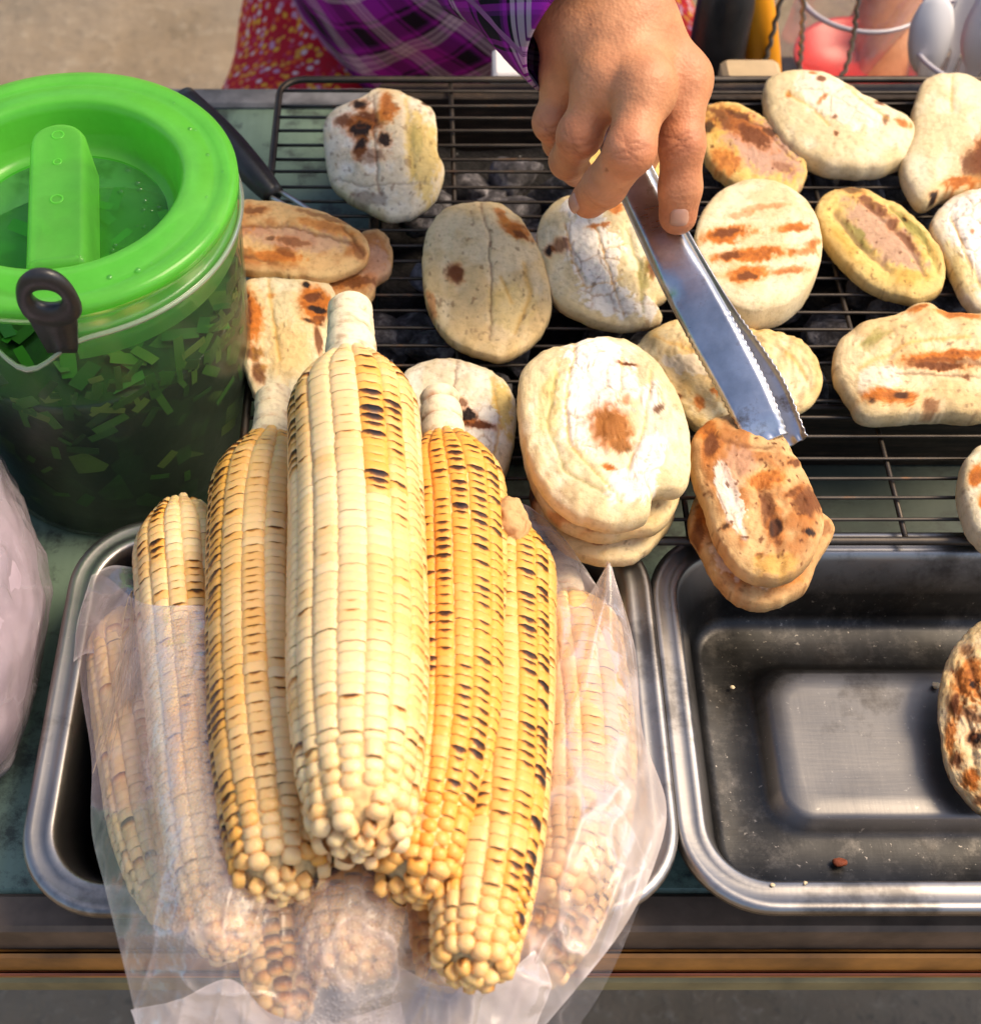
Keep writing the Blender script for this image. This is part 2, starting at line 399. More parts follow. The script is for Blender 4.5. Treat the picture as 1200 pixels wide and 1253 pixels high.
def mk_film(name, milky, spec_r=.12, tint=(.9, .86, .88), bub=False, edge=.5, wr=55):
    """Thin clear plastic: see-through, a milky haze that varies, crinkle highlights."""
    t = NT(name); v = t.coord(); n = t.noise(v, 26, 5, .6); c = t.vcol()
    sc_ = t.n('SeparateColor'); t.l(c, sc_.inputs[0])
    h = t.noise(v, wr, 6, .6)
    wp = t.n('VectorMath'); wp.operation = 'MULTIPLY_ADD'; nc_ = t.n('TexNoise'); nc_.inputs['Scale'].default_value = 35; t.l(v, nc_.inputs['Vector'])
    t.l(nc_.outputs['Color'], wp.inputs[0]); wp.inputs[1].default_value = (.03, .03, .03); t.l(v, wp.inputs[2])
    vo = t.n('TexVoronoi'); vo.inputs['Scale'].default_value = 42; t.l(wp.outputs[0], vo.inputs['Vector'])
    ve = t.n('TexVoronoi'); ve.feature = 'DISTANCE_TO_EDGE'; ve.inputs['Scale'].default_value = 42; t.l(wp.outputs[0], ve.inputs['Vector'])
    crl = t.ramp(ve.outputs['Distance'], [(0, (1, 1, 1)), (.05, (.25, .25, .25)), (.14, (0, 0, 0))])
    crl = t.math('MULTIPLY', crl, t.ramp(t.noise(v, 18, 3), [(.42, (0, 0, 0)), (.6, (1, 1, 1))]))
    hh = t.math('ADD', h, t.math('MULTIPLY', vo.outputs['Distance'], 1.1)); h = hh
    fac = t.math('MULTIPLY', t.ramp(n, [(.3, (.45, .45, .45)), (.7, (1, 1, 1))]), milky)
    fac = t.math('ADD', t.math('ADD', fac, sc_.outputs[0]), t.math('MULTIPLY', crl, .16))
    if bub:
        w = t.n('TexVoronoi'); w.inputs['Scale'].default_value = 620; t.l(v, w.inputs['Vector'])
        dots = t.ramp(w.outputs['Distance'], [(.25, (1, 1, 1)), (.42, (0, 0, 0))])
        rim = t.ramp(w.outputs['Distance'], [(.30, (0, 0, 0)), (.40, (1, 1, 1)), (.5, (0, 0, 0))])
        hh = t.math('ADD', h, t.math('MULTIPLY', dots, t.math('MULTIPLY', sc_.outputs[1], .35)))
        fac = t.math('ADD', fac, t.math('MULTIPLY', rim, t.math('MULTIPLY', sc_.outputs[1], .22)))
    fac = t.math('MINIMUM', fac, .95)
    b = t.bump(hh, .6, .0016)
    tr = t.n('BsdfTransparent'); tr.inputs[0].default_value = (.97, .96, .96, 1)
    df = t.n('BsdfDiffuse'); df.inputs[0].default_value = tint+(1,); t.l(b, df.inputs['Normal'])
    tl = t.n('BsdfTranslucent'); tl.inputs[0].default_value = tint+(1,); t.l(b, tl.inputs['Normal'])
    gl = t.n('BsdfGlossy'); gl.inputs['Roughness'].default_value = spec_r; t.l(b, gl.inputs['Normal'])
    m0 = t.n('MixShader'); m0.inputs[0].default_value = .35; t.l(df.outputs[0], m0.inputs[1]); t.l(tl.outputs[0], m0.inputs[2])
    m1 = t.n('MixShader'); t.l(fac, m1.inputs[0]); t.l(tr.outputs[0], m1.inputs[1]); t.l(m0.outputs[0], m1.inputs[2])
    fr = t.n('Fresnel'); fr.inputs[0].default_value = 1.45; t.l(b, fr.inputs['Normal'])
    m2 = t.n('MixShader'); t.l(t.math('MINIMUM', t.math('MULTIPLY_ADD', fr.outputs[0], edge, .01), .30), m2.inputs[0]); t.l(m1.outputs[0], m2.inputs[1]); t.l(gl.outputs[0], m2.inputs[2])
    t.l(m2.outputs[0], t.out.inputs[0]); return t.m
M['bag'] = mk_film('clear_bag_film', .09, .12, (.84, .76, .74), True, .40, 40)
M['bag2'] = mk_film('cloudy_bag_film', .30, .14, (.62, .56, .62), False, .5)
M['cup'] = mk_film('clear_cup', .12, .10, (.85, .82, .84), False, .5, 4)
def mk_clear(name, trans, tint, milky, dcol, tlc, gl_r=.18, glf=.4, bumpy=.15):
    t = NT(name); v = t.coord()
    b = t.bump(t.noise(v, 30, 4), bumpy, .001)
    tr = t.n('BsdfTransparent'); tr.inputs[0].default_value = tint+(1,)
    df = t.n('BsdfDiffuse'); df.inputs[0].default_value = dcol+(1,)
    tl = t.n('BsdfTranslucent'); tl.inputs[0].default_value = tlc+(1,)
    gl = t.n('BsdfGlossy'); gl.inputs['Roughness'].default_value = gl_r; t.l(b, gl.inputs['Normal'])
    m0 = t.n('MixShader'); m0.inputs[0].default_value = .55; t.l(df.outputs[0], m0.inputs[1]); t.l(tl.outputs[0], m0.inputs[2])
    m1 = t.n('MixShader'); t.l(t.math('MULTIPLY', t.ramp(t.noise(v, 40, 5, .6), [(.3, (.75, .75, .75)), (.7, (1.0, 1.0, 1.0))]), milky), m1.inputs[0]); t.l(tr.outputs[0], m1.inputs[1]); t.l(m0.outputs[0], m1.inputs[2])
    fr = t.n('Fresnel'); fr.inputs[0].default_value = 1.45; t.l(b, fr.inputs['Normal'])
    m2 = t.n('MixShader'); t.l(t.math('MULTIPLY_ADD', fr.outputs[0], glf, .01), m2.inputs[0]); t.l(m1.outputs[0], m2.inputs[1]); t.l(gl.outputs[0], m2.inputs[2])
    t.l(m2.outputs[0], t.out.inputs[0]); return t.m
M['jar'] = mk_clear('cloudy_plastic', 0, (.88, .95, .87), .11, (.50, .60, .48), (.45, .60, .42))
M['lid'] = mk_clear('green_translucent_plastic', 0, (.66, 1.0, .48), .52, (.27, .88, .13), (.54, 1.0, .26), .2, .35, .05)
M['skirt'] = mk_clear('pale_green_plastic', 0, (.55, .95, .45), .75, (.26, .76, .16), (.40, .95, .25), .2, .35, .05)
M['lid2'] = mk_clear('thin_green_plastic', 0, (.50, .98, .38), .30, (.12, .78, .05), (.30, 1.0, .10), .2, .35, .05)
M['rim'] = mk_clear('cloudy_rim', 0, (.9, .93, .9), .55, (.62, .68, .58), (.6, .7, .55), .2, .4)
def mk_soup():
    t = NT('herb_soup'); v = t.coord(); w = t.n('TexVoronoi'); w.inputs['Scale'].default_value = 75; t.l(v, w.inputs['Vector'])
    sx = t.n('SeparateColor'); t.l(w.outputs['Color'], sx.inputs[0])
    leaf = t.ramp(sx.outputs[0], [(0, (.008, .018, .005)), (.5, (.016, .05, .010)), (.75, (.04, .13, .018)), (.92, (.12, .20, .035))], 'CONSTANT')
    col = t.mix(t.ramp(t.noise(v, 25, 5), [(.42, (0, 0, 0)), (.62, (1, 1, 1))]), (.008, .020, .006), leaf)
    t.pbr(col, .3, 0, t.bump(t.noise(v, 60, 4), .3, .002)); return t.m
M['soup'] = mk_soup()
def mk_herb():
    t = NT('chopped_herb'); o = t.n('ObjectInfo')
    c = t.ramp(o.outputs['Random'], [(0, (.008, .04, .004)), (.45, (.02, .10, .008)), (.8, (.05, .16, .015)), (1, (.16, .20, .04))])
    t.pbr(c, .4, 0, t.bump(t.noise(t.coord(), 300, 3), .3, .0005)); return t.m
M['herb'] = mk_herb()
def mk_coal():
    t = NT('charcoal'); v = t.coord()
    c = t.ramp(t.noise(v, 60, 6, .7), [(.34, (.012, .011, .012)), (.48, (.07, .064, .07)), (.62, (.30, .28, .29)), (.78, (.55, .52, .52))])
    t.pbr(c, .9, 0, t.bump(t.noise(v, 180, 5), .8, .002)); return t.m
M['coal'] = mk_coal()
M['ash'] = m_plain('ash_bed', (.014, .012, .012), .95, 0, 90, .8, .9, .004)
def mk_kernel(stuff):
    """Waxy corn kernel, scorched from the stem-side edge; burn = object colour R (or the vertex colour on joined kernels)."""
    t = NT('corn_kernel_joined' if stuff else 'corn_kernel')
    if stuff: c = t.vcol()
    else: c = t.n('ObjectInfo').outputs['Color']
    s = t.n('SeparateColor'); t.l(c, s.inputs[0])
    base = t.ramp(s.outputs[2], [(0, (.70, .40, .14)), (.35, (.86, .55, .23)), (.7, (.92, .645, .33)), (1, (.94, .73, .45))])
    base = t.mix(t.math('MINIMUM', t.math('ADD', s.outputs[1], t.math('MULTIPLY', s.outputs[0], .55)), 1.0), base, (.82, .385, .07))
    v = t.coord()
    if not stuff:
        xyz = t.n('SeparateXYZ'); t.l(v, xyz.inputs[0])
        yy = t.math('MULTIPLY_ADD', xyz.outputs[1], .5, .5)
        yy = t.math('SUBTRACT', yy, t.math('MULTIPLY', t.math('POWER', t.math('ABSOLUTE', xyz.outputs[0]), 2.0), .72))
        oi = t.n('ObjectInfo'); ad = t.n('VectorMath'); ad.operation = 'ADD'; t.l(v, ad.inputs[0])
        cb = t.n('CombineXYZ'); t.l(t.math('MULTIPLY', oi.outputs['Random'], 50.0), cb.inputs[0]); t.l(cb.outputs[0], ad.inputs[1])
        nz = t.noise(ad.outputs[0], 2.2, 4)
        k = t.math('ADD', t.math('SUBTRACT', yy, t.math('SUBTRACT', 1.0, s.outputs[0])), t.math('MULTIPLY', t.math('SUBTRACT', nz, .5), .5))
        k = t.math('MULTIPLY', k, t.math('MINIMUM', t.math('MULTIPLY', s.outputs[0], 8.0), 1.0))
        edge = t.math('MULTIPLY', t.math('SUBTRACT', 1.0, xyz.outputs[2]), .0)
    else:
        k = t.math('MULTIPLY', s.outputs[0], .8)
    col = t.mix(t.ramp(k, [(-.0, (0, 0, 0)), (.20, (1, 1, 1))]), base, (.56, .23, .035))
    col = t.mix(t.ramp(k, [(.14, (0, 0, 0)), (.34, (1, 1, 1))]), col, (.10, .035, .010))
    col = t.mix(t.ramp(k, [(.40, (0, 0, 0)), (.70, (1, 1, 1))]), col, (.012, .009, .010))
    t.pbr(col, .38, 0, None, sss=.35, sss_r=(.006, .003, .001), spec=.40); return t.m
M['kernel'] = mk_kernel(False); M['kernels'] = mk_kernel(True)
M['cob'] = m_plain('cob', (.66, .46, .20), .8, 0, 200, .4, .4)

# ================================================================== THE SETTING
def plane_grid(x0, x1, y0, y1, z, nx, ny, amp=0, seed=0, sc_=3):
    xs = np.linspace(x0, x1, nx); ys = np.linspace(y0, y1, ny); X, Y = np.meshgrid(xs, ys)
    Z = np.full_like(X, z)
    if amp: Z = Z + amp*(fbm(np.stack([X*sc_, Y*sc_, 0*X], -1), 3, seed)-.5)
    return np.stack([X, Y, Z], -1).reshape(-1, 3), grid_f(ny, nx)
gv, gf = plane_grid(-150, 150, -150, 150, -0.75, 3, 3)
g2, g2f = plane_grid(-3, 3, -2.5, 5, -0.738, 120, 140, .02, 5, 4)
g = build('ground', *join([(gv, gf), (g2, g2f)]), M['ground']); g['kind'] = 'structure'

# ---- table
TX0, TX1, TY0, TY1 = -.62, 1.55, -.1965, .333  # right end, out of view, stretched so the table shades the ground
table = thing('table', 'green painted metal topped table with brown and ochre front edge, under the whole display', 'table', (.1, .07, -.75))
build('table_top', *rbox(TX0, TX1, TY0, TY1, -.018, 0, .002), M['green'], table, False)
build('back_strip', *rbox(TX0, TX1, TY1-.014, TY1+.004, -.022, .0035, .002), m_plain('grey_paint', (.12, .12, .13), .6, 0, 50, .6, .4), table, False)
build('front_rail', *rbox(TX0, TX1, TY0-.0165, TY0-.0002, -.030, .0012, .002), M['rail'], table, False)
build('front_moulding', *rbox(TX0+.002, TX1-.002, TY0-.0205, TY0-.0168, -.049, -.020, .0015), M['rust'], table, False)
v1 = rbox(TX0+.002, TX1-.002, TY0-.0225, TY0-.0207, -.0405, -.037, .0008)
build('moulding_bead', *v1, m_plain('red_oxide', (.22, .055, .02), .5, 0, 30, .5, .3), table, False)
build('lower_strip', *rbox(TX0+.002, TX1-.002, TY0-.0215, TY0-.004, -.064, -.0495, .002), M['olive'], table, False)
for lx in (TX0+.03, TX1-.03):
    for ly in (TY0+.02, TY1-.03):
        build('leg', *rbox(lx-.018, lx+.018, ly-.018, ly+.018, -.75, -.0185, .002), M['rail'], table, False)
def bar(a, b, w, h):
    a = np.array(a, float); b = np.array(b, float); T = (b-a)/np.linalg.norm(b-a); S = np.cross(T, [0, 1, 0]); S /= np.linalg.norm(S); N = np.cross(S, T)
    v = [p + sx*S*w/2 + sy*N*h/2 for p in (a, b) for sx, sy in ((-1, -1), (1, -1), (1, 1), (-1, 1))]
    return np.array(v), [(0, 1, 2, 3), (7, 6, 5, 4), (0, 4, 5, 1), (1, 5, 6, 2), (2, 6, 7, 3), (3, 7, 4, 0)]
build('brace', *bar((.72, TY0+.02, -.46), (.335, TY0+.02, -.075), .026, .02), M['rail'], table, False)

# ---- grill box
GX0, GX1, GY0, GY1, GH = -.032, .56, .030, .272, .0470
grill = thing('charcoal_grill', 'sooty black sheet metal charcoal box standing on the green table under the grate', 'grill', ((GX0+GX1)/2, .15, 0))
w = .003
build('back_wall', *rbox(GX0, GX1, GY1-w, GY1, .001, GH, .0008), M['soot'], grill, False)
build('front_wall', *rbox(GX0, GX1, GY0, GY0+w, .001, GH, .0008), M['soot'], grill, False)
build('side_wall', *rbox(GX0-w, GX0-.0002, GY0, GY1, .001, GH, .0008), M['soot'], grill, False)
build('side_wall', *rbox(GX1+.0002, GX1+w, GY0, GY1, .001, GH, .0008), M['soot'], grill, False)
build('rim', *rbox(GX0, GX1, GY1+.0002, GY1+.012, GH-.003, GH-.0005, .0008), M['soot'], grill, False)
build('base_plate', *rbox(GX0+.001, GX1-.001, GY0+w+.0002, GY1-w-.0002, .0012, .003, .0005), M['soot'], grill, False)
v, f = plane_grid(GX0+.002, GX1-.002, GY0+.004, GY1-.004, .010, 60, 30, .012, 3, 60)
ash = build('ash', v, f, M['ash']); ash['kind'] = 'stuff'

# charcoal lumps
def rock(seed, n=7):
    import bmesh
    bm = bmesh.new(); bmesh.ops.create_icosphere(bm, subdivisions=3, radius=1.0)
    v = np.array([x.co[:] for x in bm.verts]); f = [[x.index for x in q.verts] for q in bm.faces]; bm.free()
    rg = np.random.default_rng(seed)
    for _ in range(n):                                  # planar breaks
        d = rg.normal(size=3); d /= np.linalg.norm(d); h = rg.uniform(.45, .8)
        s = v@d; v = v - np.clip(s-h, 0, None)[:, None]*d*.9
    v *= (1+.22*(fbm(v*2.2+seed, 4, seed)-.5))[:, None]
    return v, f
rocks = []
for k in range(6):
    v, f = rock(40+k); me = mesh_data('charcoal_lump', v*np.array([.020, .015, .013]), f, k % 2 == 0); me.materials.append(M['coal']); rocks.append(me)
k = 0; placed = []
cand = [P(582, 232, .024)[:2], P(628, 262, .024)[:2], P(655, 285, .02)[:2], P(1020, 395, .026)[:2], P(1010, 425, .02)[:2], P(500, 410, .02)[:2], P(530, 430, .024)[:2], P(470, 425, .016)[:2], P(605, 252, .02)[:2]]
for i in range(500):
    if i < len(cand): x, y = cand[i]; x, y = float(x), float(y)
    else: x, y = random.uniform(GX0+.025, GX1-.03), random.uniform(GY0+.022, GY1-.045)
    if i >= len(cand) and any((x-a)**2+(y-b)**2 < .024**2 for a, b in placed): continue
    placed.append((x, y))
    o = link('charcoal_lump', rocks[k % 6]); k += 1
    o.location = (x, y, .017+random.uniform(0, .013)); o.rotation_euler = (random.uniform(-.5, .5), random.uniform(-.5, .5), random.uniform(0, 6.28))
    s = random.uniform(.75, 1.15); o.scale = (s, s, s)
    tag(o, 'ash dusted lump of charcoal lying in the grill box under the grate', 'charcoal', 'charcoal lumps in the grill box')

fv = []
for i in range(420):
    x, y = random.uniform(GX0+.01, GX1-.01), random.uniform(GY0+.01, GY1-.01); s = random.uniform(.0004, .0013); a = random.uniform(0, 3.1); zf_ = random.uniform(.014, .030) if i % 3 else .004
    fv.append((np.array([(x+s*math.cos(a+k*2.1)*random.uniform(.6, 1.3), y+s*math.sin(a+k*2.1), zf_+random.uniform(-.0004, .0004)) for k in range(3)]), [(0, 1, 2)]))
fl_ = build('ash_flakes', *join(fv), m_plain('pale_ash', (.5, .48, .46), .9, 0, 80, .2, 0), grill, False); fl_['kind'] = 'stuff'

# ---- wire grate
GZ = .0525                                              # wire centre height
gx0 = P(338, 150, GZ)[0]; gx1 = .56; gy0 = P(600, 662, GZ)[1]; gy1 = P(600, 97, GZ)[1]
grate = thing('grill_grate', 'black wire grate with a round cornered frame lying over the charcoal grill', 'grill grate', ((gx0+gx1)/2, (gy0+gy1)/2, GZ))
def corner(cx, cy, a0, r=.014): return [(cx+r*math.cos(a), cy+r*math.sin(a), GZ) for a in np.linspace(a0, a0+math.pi/2, 7)]
rr = .014
loop = corner(gx1-rr, gy1-rr, 0) + corner(gx0+rr, gy1-rr, math.pi/2) + corner(gx0+rr, gy0+rr, math.pi) + corner(gx1-rr, gy0+rr, 1.5*math.pi)
loop = np.array(loop); a = np.linspace(0, 2*np.pi, 8, endpoint=False); n = len(loop)
T = np.roll(loop, -1, 0)-np.roll(loop, 1, 0); T /= np.linalg.norm(T, axis=1)[:, None]; S = np.cross(T, [0, 0, 1.0])
v = loop[:, None] + .0021*(np.cos(a)[None, :, None]*S[:, None] + np.sin(a)[None, :, None]*np.array([0, 0, 1.0])); v = v.reshape(-1, 3)
build('frame', v, grid_f(n, 8, True) + [((n-1)*8+j, (n-1)*8+(j+1) % 8, (j+1) % 8, j) for j in range(8)], M['wire'], grate)
ny = 28
for i in range(1, ny):
    y = gy0+(gy1-gy0)*i/ny + random.uniform(-.0004, .0004)
    xs = np.linspace(gx0+.001, gx1-.001, 14); wob = random.uniform(0, 9)
    p = np.stack([xs, y+.0006*np.sin(xs*9+wob), GZ+.0003+0.0007*np.sin(xs*7+wob*2)], -1)
    build('wire', *tube(p, .00095, 6), M['wire'], grate)
for px in (551, 762, 965, 1172):
    x0 = P(px, 100, GZ)[0]
    p = np.array([(x0+.004*t+.0004*math.sin(9*t), gy0+(gy1-gy0)*(1-t), GZ-.0022) for t in np.linspace(0, 1, 12)])
    build('cross_wire', *tube(p, .0014, 6), M['wire'], grate)

# ---- steel trays
def tray(name, label, x0, x1, y0, y1, zr, depth, panel, rimw, rc):
    cx, cy = (x0+x1)/2, (y0+y1)/2; hx, hy = (x1-x0)/2, (y1-y0)/2
    def ring(inset, z, rad):
        a, b = hx-inset, hy-inset; rad = max(rad, .002); out = []
        for (sx, sy, a0) in ((1, 1, 0), (-1, 1, 90), (-1, -1, 180), (1, -1, 270)):
            for q in np.linspace(a0, a0+90, 13): out.append((cx+sx*(a-rad)+rad*math.cos(R(q)), cy+sy*(b-rad)+rad*math.sin(R(q)), zr+z))
        # extra points on the straight sides keep shading even
        o2 = []
        m = len(out)
        for i in range(m):
            p, q = np.array(out[i]), np.array(out[(i+1) % m]); o2.append(p)
            if (i+1) % 13 == 0:
                for t in (.02, .06, .2, .5, .8, .94, .98): o2.append(p+(q-p)*t)
        return o2
    prof = [(.0012, -.0050, rc), (.0002, -.0042, rc), (0, -.0022, rc), (.0006, -.0004, rc), (.0020, .0004, rc), (.0040, .0002, rc-.003), (rimw*.5, -.0008, rc-rimw*.45), (rimw-.0035, -.0004, rc-rimw*.8), (rimw-.0012, .0001, rc-rimw*.88), (rimw, -.0010, rc-rimw*.9), (rimw+.0014, -.0042, rc-rimw), (rimw+.0075, -depth*.55, rc-rimw-.002), (rimw+.0105, -depth+.006, rc-rimw-.004), (rimw+.0125, -depth+.002, rc-rimw-.006), (rimw+.0165, -depth, rc-rimw-.009)]
    if panel:
        pi_, ph = panel
        prof += [(pi_-.006, -depth+.0003, .016), (pi_-.002, -depth+ph*.25, .015), (pi_+.001, -depth+ph*.8, .014), (pi_+.004, -depth+ph, .012), (pi_+.012, -depth+ph*.97, .008), (pi_+.022, -depth+ph*.94, .004)]
    else: prof += [(rimw+.03, -depth, .01), (rimw+.05, -depth-.0003, .006)]
    V = []
    for p_ in prof: V += ring(*p_)
    m = len(ring(*prof[0])); f = grid_f(len(prof), m, True); f.append(tuple(range((len(prof)-1)*m, len(prof)*m)))
    # underside so that the tray has thickness
    V = np.array(V); V2 = V.copy(); V2[:, 2] -= .0009; V2 = V2[:len(prof)*m]
    n0 = len(V); f2 = [tuple(reversed([i+n0 for i in q])) for q in f]
    f3 = [(j, n0+j, n0+(j+1) % m, (j+1) % m) for j in range(m)]
    wr = np.zeros((len(prof), 1)); wr[0:11] = .85; wr[5:8] = .60  # paler edges, rim and panel: wear, with highlights painted into the colour
    if panel: wr[18:] = .34; wr[17] = .35; wr[16] = .12
    wr = np.repeat(wr, m, 0); nz = fbm(V*45, 4, 3); wr = wr[:, 0]*(.55+.9*nz)
    wr = np.concatenate([wr, wr*.3]); cc = np.stack([wr]*3, -1)
    o = solo(name, np.vstack([V, V2]), f + f2 + f3, M['tray'], label, 'tray', 'steel trays along the front of the table', True, cc)
    return o
lt = [P(22, 1040, .05)[0], P(830, 1010, .05)[0], P(120, 1119, .05)[1], P(200, 634, .05)[1]]
tray('steel_tray', 'shallow steel tray with rounded corners holding the heap of grilled corn', lt[0], lt[1], lt[2], lt[3], .0500, .044, None, .0125, .036)
rt0 = P(803, 800, .046)[0]; ry0 = P(900, 1115, .046)[1]; ry1 = P(1000, 648, .046)[1]
tray('steel_tray', 'nearly empty steel tray with raised rectangular bottom panel, right of the corn', rt0, rt0+.30, ry0, ry1, .0450, .042, (.052, .008), .0125, .036)

# ================================================================== GRILLED BANANAS PRESSED FLAT
BASE = {'white': (lin(234, 224, 205), lin(220, 202, 170)), 'cream': (lin(232, 212, 168), lin(214, 186, 132)),
        'pale': (lin(230, 216, 182), lin(216, 196, 152)), 'yellow': (lin(222, 190, 112), lin(205, 165, 80)), 'brown': (lin(214, 172, 116), lin(180, 118, 62)),
        'tan': (lin(232, 206, 160), lin(216, 184, 130))}
MARK = {'char': lin(34, 17, 10), 'black': lin(18, 13, 12), 'brown': lin(104, 54, 20), 'orange': lin(202, 116, 36), 'dull': lin(120, 82, 58), 'gold': lin(214, 164, 74),
        'white': lin(238, 229, 214), 'yellow': lin(218, 186, 100), 'green': lin(150, 140, 70), 'grey': lin(150, 130, 110), 'mauve': lin(190, 150, 125)}
def food(label, pts, z, th, base, marks=(), creases=(), seed=1, plane=None, lump=.0012, edge='cream', speck=.5, wob=1.6, flute=None, ns=170, nr=78, dome=4.2, pole=(0, 0)):
    """One flatbread: outline in photo pixels put on its own plane, domed, lumpy, creased and scorched."""
    o2 = resample(spline(pts, 200, True), ns, True)
    ang = np.linspace(0, 2*np.pi, ns, endpoint=False); c2 = o2.mean(0)
    nz = fbm(np.stack([np.cos(ang)*3+seed*3.1, np.sin(ang)*3, 0*ang], -1), 4, seed)-.5
    nz2 = fbm(np.stack([np.cos(ang)*9+seed*3.1, np.sin(ang)*9, 0*ang], -1), 4, seed+9)-.5
    d = o2-c2; L = np.linalg.norm(d, axis=1)[:, None]; o2 = o2 + d/L*(nz*wob*3.6+nz2*wob*1.9)[:, None]
    th = th*.78; z = z-th*.12
    if plane is None: po = np.array([0, 0, z]); pn = np.array([0, 0, 1.0])
    else: po, pn = P(c2[0], c2[1], z), np.array(plane, float)/np.linalg.norm(plane)
    W = np.array([PP(a, b, po, pn) for a, b in o2]); c = PP(c2[0]+pole[0], c2[1]+pole[1], po, pn)
    ul = np.linspace(0, 1, nr); u = .45*ul+.55*np.sin(ul*np.pi/2); ub = np.sin(np.linspace(0, np.pi/2, 12))[:-1][::-1]
    rows = []; hs = []
    for s in u: rows.append(c+(W-c)*s); hs.append(th/2*(1-s**dome)**(1/dome) if s < 1 else 0)
    for s in ub: rows.append(c+(W-c)*s); hs.append(-th/2*(1-s**4)**(1/4))
    V = np.array(rows); hs = np.array(hs); top = (np.arange(len(rows)) < nr)
    px = proj(V.reshape(-1, 3)).reshape(V.shape[:2]+(2,))
    q = np.concatenate([px/40.0, np.full(px.shape[:2]+(1,), seed*1.7)], -1)
    n_lo = fbm(q*.9, 3, seed)-.5; n_mid = fbm(q*3, 3, seed+5)-.5; n_hi = fbm(q*9, 3, seed+8)-.5
    sgrid = np.concatenate([u, ub])[:, None]
    fade = np.clip(np.where(top, 1, .25), 0, 1)[:, None]
    disp = (n_lo*2.4 + n_mid*1.1 + n_hi*.55)*lump*fade
    if flute:
        fa, ff, famp = flute; t = (px-c2)@np.array([math.cos(fa), math.sin(fa)])
        disp = disp + famp*np.sin(t*ff + n_lo*3)*(1-sgrid**4)*fade
    b1, b2 = [np.array(x) for x in BASE[base]]
    k = sstep(.38, .62, .5+n_lo*.9+n_mid*.5)[..., None]
    C = b1*(1-k)+b2*k
    ek = (sstep(.80, .98, sgrid+n_mid*.15)*.40)[..., None]; C = C*(1-ek)+np.array(BASE[edge][1])*ek
    wx = px + 7*np.stack([n_mid, fbm(q*3+50, 3, seed+3)-.5], -1) + 4*np.stack([n_hi, fbm(q*9+70, 3, seed+4)-.5], -1)
    for mk in marks:
        kind, mx, my, rx, ry, rot, st = mk; ca, sa = math.cos(R(rot)), math.sin(R(rot)); dx, dy = wx[..., 0]-mx, wx[..., 1]-my
        dd = np.sqrt(((dx*ca+dy*sa)/rx)**2+((-dx*sa+dy*ca)/ry)**2) + n_mid*.7+n_hi*.85
        soft = .10 if kind == 'white' else .38
        wgt = sstep(1.0+soft*.3, 1.0-soft, dd)*min(1, st*1.1)*np.where(top, 1, 0)[:, None]
        if kind == 'orange':                            # toasted: golden rim, darker heart
            h = (sstep(1.5, .7, dd)*st*.55*np.where(top, 1, 0)[:, None])[..., None]; C = C*(1-h)+np.array(lin(228, 176, 98))*h
        if kind in ('char', 'black', 'brown'):          # scorch has a browned halo
            h = (sstep(1.45, .85, dd)*st*.6*np.where(top, 1, 0)[:, None])[..., None]; C = C*(1-h)+np.array(MARK['orange'])*h
        C = C*(1-wgt[..., None])+np.array(MARK[kind])*wgt[..., None]
        if kind == 'orange':
            h = (sstep(.85, .15, dd+(n_hi-n_mid)*1.0)*st*.55*np.where(top, 1, 0)[:, None])[..., None]; C = C*(1-h)+np.array(lin(128, 62, 20))*h
        if kind == 'white':                             # papery crust broken into flakes
            fp = np.stack([wx[..., 0]*ca+wx[..., 1]*sa, (-wx[..., 0]*sa+wx[..., 1]*ca)], -1)/np.array([26.0, 34.0]); ip = np.floor(fp).astype(np.int64)
            d1 = np.full(fp.shape[:2], 9.0); d2 = d1.copy(); hc = d1.copy()*0
            for ox in (-1, 0, 1):
                for oy in (-1, 0, 1):
                    cx_, cy_ = ip[..., 0]+ox, ip[..., 1]+oy; zz_ = cx_*0
                    jx, jy = hsh(cx_, cy_, zz_, seed), hsh(cx_, cy_, zz_+1, seed); dl = np.hypot(cx_+.15+.7*jx-fp[..., 0], cy_+.15+.7*jy-fp[..., 1])
                    nw = dl < d1; d2 = np.where(nw, d1, np.minimum(d2, dl)); hc = np.where(nw, hsh(cx_, cy_, zz_+2, seed), hc); d1 = np.minimum(d1, dl)
            ckl = np.exp(-((d2-d1)/.055)**2)*wgt*sstep(.40, .55, n_lo+n_mid*.6+.5+.08)
            disp = disp + .0006*wgt + .0005*(hc-.4)*wgt - .0006*ckl
            gk = (ckl*.6)[..., None]; C = C*(1-gk)+np.array(lin(178, 136, 84))*gk
    for cr in creases:
        line, dep, wid = cr[:3]; ck = cr[3] if len(cr) > 3 else 'brown'
        dm = np.full(px.shape[:2], 1e9); ln = np.asarray(line, float)
        for a_, b_ in zip(ln[:-1], ln[1:]):
            e = b_-a_; t = np.clip(((wx-a_)@e)/(e@e), 0, 1); dm = np.minimum(dm, np.linalg.norm(wx-a_-t[..., None]*e, axis=-1))
        g = np.exp(-(dm/wid)**2)*np.where(top, 1, 0)[:, None]
        disp = disp - .6*dep*g
        gg = (np.exp(-(dm/(wid*.6))**2)*.6*np.where(top, 1, 0)[:, None])[..., None]; C = C*(1-gg)+np.array(MARK[ck])*gg
    if speck:
        sp = fbm(q*7+9, 2, seed+31); g = (sstep(.70, .80, sp)*speck)[..., None]; C = C*(1-g)+np.array(MARK['brown'])*g
    V = V + (hs[:, None]+disp)[..., None]*pn
    V = V.reshape(-1, 3); C = C.reshape(-1, 3)
    f = grid_f(len(rows), ns, True)
    return solo('grilled_banana', V, f, M['food'], label, 'flatbread', 'flatbreads on the grill', True, C)
